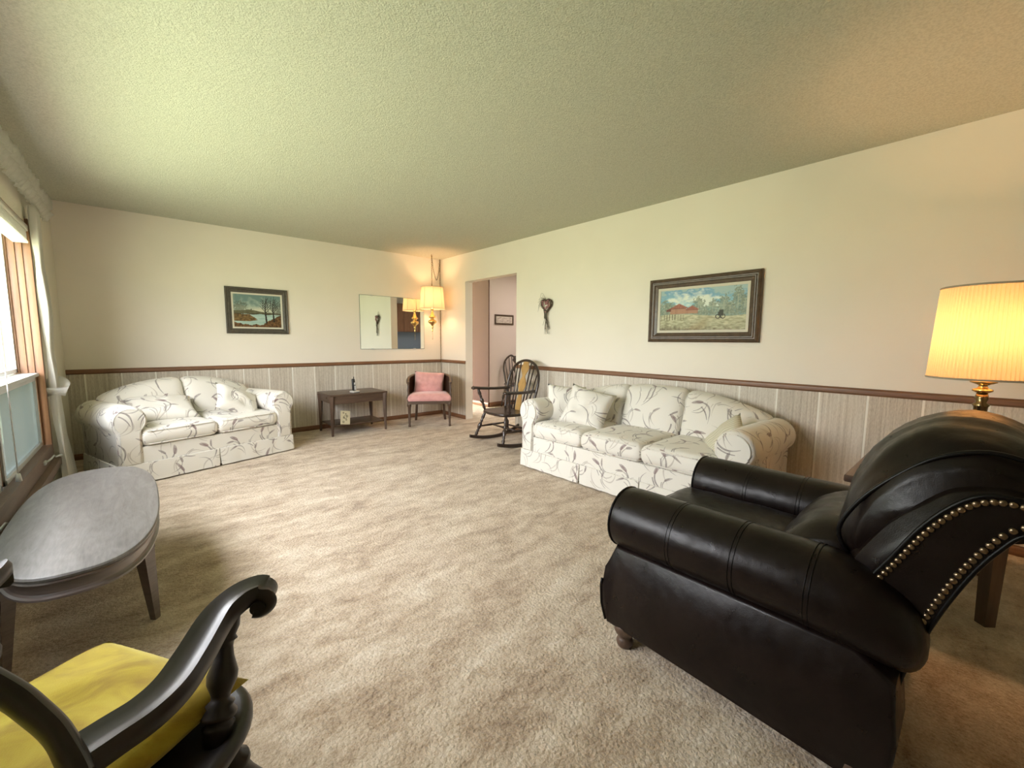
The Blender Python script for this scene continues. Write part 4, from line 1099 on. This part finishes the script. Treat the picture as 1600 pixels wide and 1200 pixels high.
# ================================================================== SWAG LAMP
PLX, PLY = 3.30, 5.50
sl = root('swag_lamp', 'lit brass hanging lamp with cream drum shade on a swagged chain', 'lamp', (PLX, PLY, 1.31))
bm = bmesh.new(); lathe(bm, [(0, -.0), (.006, .002), (.009, .02), (.006, .04), (.010, .055), (.016, .075), (.012, .09), (.03, .115), (.058, .135), (.064, .15), (.058, .165), (.035, .18), (.022, .19), (.030, .20), (.052, .215), (.050, .225), (.030, .245), (.020, .28), (.014, .31), (.020, .325), (.026, .335), (.020, .345), (.010, .35), (.008, .70), (0, .70)], 28); obj('body', bm, 'brass', sl)
bm = bmesh.new(); tube(bm, [(0, 0, -.0), (0.002, 0, -.10)], .002, 6); lathe(bm, [(0, -.115), (.004, -.11), (.004, -.10), (0, -.095)], 8); obj('pull_chain', bm, 'brass', sl)
obj('lamp_shade', shade_bm(.185, .158, .335, .655, 8, .0, 64), 'shade_plain', sl)
bm = bmesh.new()
for r_, z_ in ((.186, .337), (.159, .654)): tube(bm, [(r_*math.cos(2*PI*k/64), r_*math.sin(2*PI*k/64), z_) for k in range(64)], .004, 6, closed=True)
for k in range(8):
    a = 2*PI*k/8+.35; tube(bm, [(.186*math.cos(a), .186*math.sin(a), .337), (.159*math.cos(a), .159*math.sin(a), .654)], .0028, 6)
obj('shade_trim', bm, 'shade_trim', sl)
bm = bmesh.new(); lathe(bm, [(0, .42), (.014, .42), (.014, .45), (.028, .49), (.03, .51), (.018, .54), (0, .55)], 14); obj('bulb', bm, 'bulb', sl)
bulb_light((PLX, PLY, 1.80), 14, (1.0, .55, .28), .05)
def chain_bm(pts, ln=.030, r=.007, wr=.0022):
    bm = bmesh.new(); P = [Vector(p_) for p_ in spline(pts, 10)]; acc = 0; k = 0
    cum = [0]
    for a, b in zip(P[:-1], P[1:]): cum.append(cum[-1]+(b-a).length)
    s_ = 0
    while s_ < cum[-1]:
        i = max(j for j in range(len(cum)) if cum[j] <= s_); i = min(i, len(P)-2)
        t_ = (s_-cum[i])/max(1e-6, cum[i+1]-cum[i]); p_ = P[i].lerp(P[i+1], t_); d = (P[i+1]-P[i]).normalized(); a, b = frame_of(d)
        if k % 2: a, b = b, a
        tube(bm, [p_+d*(ln*.62*math.cos(q))+a*(r*math.sin(q)*1.1) for q in [2*PI*z/10 for z in range(10)]], wr, 5, closed=True)
        s_ += ln; k += 1
    return bm
hk2 = (XR-PLX-.03, YF-PLY-.03, H-.012-1.31)
ch_ = obj('chain', chain_bm([(0, 0, .70), (.001, 0, .9), (0, 0, H-.02-1.31)]), 'dark_brass', sl)
obj('chain', chain_bm([(0, 0, H-.02-1.31), (.06, .05, H-.22-1.31), (.15, .12, H-.34-1.31), (.24, .20, H-.22-1.31), hk2]), 'dark_brass', sl)
obj('chain', chain_bm([hk2, (hk2[0], hk2[1], .4), (hk2[0], hk2[1], -.45)]), 'dark_brass', sl)
bm = bmesh.new(); tube(bm, [(0, 0, H-.001-1.31), (0, 0, H-.02-1.31), (.012, 0, H-.03-1.31), (0, 0, H-.04-1.31)], .003, 6); tube(bm, [(hk2[0], hk2[1], H-.001-1.31), (hk2[0], hk2[1], H-.03-1.31)], .003, 6); obj('ceiling_hook', bm, 'brass', sl)
bm = bmesh.new(); tube(bm, [(hk2[0]+.005, hk2[1], H-.03-1.31), (hk2[0]+.004, hk2[1], -.5), (hk2[0], hk2[1], -1.27)], .0035, 6); obj('cord', bm, 'dark_brass', sl)

# ================================================================== HEART WREATH
hw = root('heart_wreath', 'dried twig heart wreath with faded flowers hanging on the right wall', 'wreath', (XR-.012, 3.44, 1.60), -PI/2)
def heart(t_, s_): return (s_*.055*(16*math.sin(t_)**3)/11, s_*.06*(13*math.cos(t_)-5*math.cos(2*t_)-2*math.cos(3*t_)-math.cos(4*t_))/11)
bm = bmesh.new(); rw = random.Random(3)
for q in range(9):
    ph_ = rw.random()*6; s_ = 1+.12*rw.uniform(-1, 1)
    tube(bm, [(heart(2*PI*k/40, s_)[0]+.006*math.sin(k*.9+ph_), -.012+.010*math.cos(k*.7+ph_), heart(2*PI*k/40, s_)[1]+.006*math.cos(k*1.1+ph_)) for k in range(40)], .0028, 5, closed=True)
obj('twig_heart', bm, 'twig', hw)
bm = bmesh.new()
for q in range(26):
    a = rw.uniform(-.07, .07); ln_ = rw.uniform(.12, .26)
    tube(bm, spline([(rw.uniform(-.008, .008), -.012, -.08), (a*.3, -.02+rw.uniform(-.01, .01), -.08-ln_*.5), (a, -.015, -.08-ln_)], 4), .0016, 4)
for q in range(7):
    a = rw.uniform(.05, .16); tube(bm, spline([(.0, -.012, .06), (-a*.6, -.02, .10+rw.uniform(-.04, .05)), (-a, -.02, rw.uniform(-.08, .13))], 4), .0014, 4)
obj('trailing_twigs', bm, 'leafgrey', hw)
bm = bmesh.new()
for q in range(34):
    t_ = rw.random()*2*PI; x, z = heart(t_, rw.uniform(.3, 1.0)); M_ = Matrix.Translation((x, -.025-rw.random()*.012, z)) @ Matrix.Rotation(rw.random()*6, 4, 'Y') @ Matrix.Diagonal((1, .7, 1.3, 1))
    bmesh.ops.create_icosphere(bm, subdivisions=1, radius=rw.uniform(.006, .012), matrix=M_)
obj('dried_flowers', bm, 'rose', hw)
bm = bmesh.new()
for q in range(30):
    p_ = Vector((rw.uniform(-.018, .018), -.022-rw.random()*.02, rw.uniform(-.15, -.06))); d1 = Vector((rw.gauss(0, 1)*.4, rw.gauss(0, 1)*.3, -1)).normalized()*.022; d2 = d1.orthogonal().normalized()*.006
    bm.faces.new([bm.verts.new(p_+v) for v in (-d1, d2, d1, -d2)])
obj('leaves', bm, 'leafgrey', hw, smooth=False)

# ================================================================== WINDSOR ROCKER + HALL CHAIR
SPN = [(a*1.3, b) for a, b in [(0, 0), (.009, 0), (.011, .08), (.016, .16), (.009, .22), (.014, .26), (.009, .30), (.018, .40), (.019, .48), (.011, .56), (.008, .60), (.015, .64), (.009, .68), (.016, .78), (.012, .92), (.010, 1), (0, 1)]]
def windsor(name, label, loc, rz, rocker=True):
    """local: front faces -y"""
    t = root(name, label, 'chair', loc, rz); z0 = .045 if rocker else 0; SZ_ = .375 if rocker else .44; mt = 'chairwood'
    bm = bmesh.new(); outl = []
    for k in range(40):
        a = 2*PI*k/40; outl.append((.26*math.copysign(abs(math.cos(a))**.75, math.cos(a))*(1+.06*(-math.sin(a))), .225*math.copysign(abs(math.sin(a))**.75, math.sin(a))))
    loft(bm, [[(x*f, y*f, z) for x, y in outl] for f, z in ((.88, SZ_-.036), (.98, SZ_-.022), (1, SZ_-.010), (.97, SZ_), (.85, SZ_-.006), (.3, SZ_-.014))]); obj('seat', bm, mt, t, autos=60)
    for sx_ in (-1, 1):
        for yy, dy in ((-.15, -.10), (.15, .10)):
            bm = bmesh.new(); turned(bm, (sx_*.27, yy+dy, z0), (sx_*.20, yy, SZ_-.02), SPN, 12); obj('leg', bm, mt, t)
        bm = bmesh.new(); turned(bm, (sx_*.25, -.21, z0+.13), (sx_*.25, .21, z0+.13), [(0, 0), (.008, 0), (.014, .45), (.014, .55), (.008, 1), (0, 1)], 10); obj('stretcher', bm, mt, t)
        if rocker:
            pth = [(sx_*.272, y, .0+(.055 if y < .04 else .09)*((y-.04)/.38)**2) for y in [-.32+.74*k/20 for k in range(21)]]
            bm = bmesh.new(); rows = []
            for (x, y, z) in pth: rows.append([(x-.013, y, z), (x+.013, y, z), (x+.013, y, z+.036), (x-.013, y, z+.036)])
            loft(bm, rows); obj('runner', bm, mt, t, autos=40)
    bm = bmesh.new(); turned(bm, (-.25, -.02, z0+.13), (.25, -.02, z0+.13), [(0, 0), (.008, 0), (.012, .4), (.019, .5), (.012, .6), (.008, 1), (0, 1)], 10); obj('stretcher', bm, mt, t)
    if rocker:
        bm = bmesh.new(); turned(bm, (-.25, .22, z0+.10), (.25, .22, z0+.10), [(0, 0), (.008, 0), (.012, .4), (.017, .5), (.012, .6), (.008, 1), (0, 1)], 10); obj('stretcher', bm, mt, t)
    # bow back
    BH = .585 if rocker else .50; lean = .24
    def bow(a):   # a from 0..PI
        x = .262*math.copysign(abs(math.cos(a))**.72, math.cos(a)) if math.sin(a) < .55 else .262*math.cos(a)*1.13/1.0
        return x, BH*math.sin(a)**.8 if a not in (0, PI) else 0
    def bp(x, h): return (x, .175+lean*h, SZ_-.008+h)
    pts = []
    ctl = [(.235, 0), (.258, .16), (.272, .30), (.255, .42), (.19, .52), (.095, .57), (0, BH), (-.095, .57), (-.19, .52), (-.255, .42), (-.272, .30), (-.258, .16), (-.235, 0)]
    if not rocker: ctl = [(x*.85, h*.86) for x, h in ctl]
    cs = spline(ctl, 5); BHt = max(h for x, h in cs)
    bm = bmesh.new(); tube(bm, [bp(x, h) for x, h in cs], .016, 10, flat=(1, 1)); obj('bow', bm, mt, t)
    def top_at(xt):
        best = min(cs, key=lambda q: abs(q[0]-xt)+(0 if q[1] > BHt*.4 else 9)); return best
    for k in (-3.4, -2.4, -1.4, 1.4, 2.4, 3.4):
        xt, ht = top_at(k*.068*(.85 if not rocker else 1)); bm = bmesh.new(); tube(bm, [bp(k*.046, 0), bp((k*.046+xt)/2, ht*.5), bp(xt, ht)], [.0075, .009, .0065], 8); obj('spindle', bm, mt, t)
    sp_ = [(.030, 0), (.032, .10), (.022, .17), (.026, .22), (.046, .28), (.048, .31), (.030, .36), (.018, .39), (.022, .42), (.044, .47), (.046, .50), (.034, .54), (.034, .575)]
    f_ = BHt/.585; sps = spline([(a*1.4, b*f_) for a, b in sp_], 4)
    bm = bmesh.new(); poly = [(a, b) for a, b in sps]+[(-a, b) for a, b in sps[::-1]]
    A = [bm.verts.new(Vector(bp(a, b))+Vector((0, -.005, 0))) for a, b in poly]; B = [bm.verts.new(Vector(bp(a, b))+Vector((0, .004, 0))) for a, b in poly]; n = len(poly)
    bm.faces.new(A); bm.faces.new(B[::-1])
    for i in range(n): bm.faces.new((A[i], A[(i+1) % n], B[(i+1) % n], B[i]))
    obj('splat', bm, 'gold' if rocker else mt, t, smooth=False, label='golden yellow back splat' if rocker else None)
    if rocker:
        for sx_ in (-1, 1):
            bm = bmesh.new(); pa_ = spline([(sx_*.245, .245, SZ_+.235), (sx_*.275, .05, SZ_+.235), (sx_*.295, -.14, SZ_+.245), (sx_*.305, -.235, SZ_+.255), (sx_*.305, -.26, SZ_+.24)], 5)
            tube(bm, pa_, [.025]*(len(pa_)-6)+[.027, .031, .033, .031, .026, .018], 10, flat=(1, .7)); obj('arm', bm, mt, t)
            bm = bmesh.new(); turned(bm, (sx_*.235, -.13, SZ_-.01), (sx_*.292, -.19, SZ_+.24), SPN, 12); obj('arm_post', bm, mt, t)
    return t
windsor('rocking_chair', 'dark Windsor rocking chair with golden splat beside the doorway', (3.15, 3.64, 0), -PI/2-.05)
windsor('windsor_chair', 'dark bow-back Windsor chair standing in the hall past the doorway', (4.93, 5.36, 0), -PI/2+1.0, False)

# ================================================================== KITCHEN SEEN IN THE MIRROR
kc = root('kitchen_cabinet', 'brown wooden kitchen wall cabinet reflected in the mirror', 'cabinet', (5.6, .52, 0))
bm = bmesh.new(); bx(bm, -.9, .9, -.2, .12, 1.42, 2.2); obj('body', bm, 'cabinet', kc, smooth=False)
for k in range(4):
    bm = bmesh.new(); bx(bm, -.88+.45*k, -.46+.45*k, .12, .14, 1.44, 2.18, .004); obj('door', bm, 'cabinet', kc, autos=40)
kb = root('base_cabinet', 'brown kitchen base cabinet under a pale counter reflected in the mirror', 'cabinet', (5.6, .62, 0))
bm = bmesh.new(); bx(bm, -.9, .9, -.3, .28, 0, .88); obj('body', bm, 'cabinet', kb, smooth=False)
bm = bmesh.new(); bx(bm, -.92, .92, -.31, .31, .88, .92, .004); obj('worktop', bm, 'counter', kb, autos=40)
for k in range(4):
    bm = bmesh.new(); bx(bm, -.88+.45*k, -.46+.45*k, .28, .30, .1, .85, .004); obj('door', bm, 'cabinet', kb, autos=40)
struct(box('trim_4', 'tile', 4.7, 6.5, .3, .315, .92, 1.42))
struct(box('door_1', 'pantry', 3.80, 4.62, 1.55, 1.6, 0, 2.05))
struct(box('wall_kitchen_side', 'hallwall', 3.75, 4.66, 1.6-.12, 1.55, 0, H))
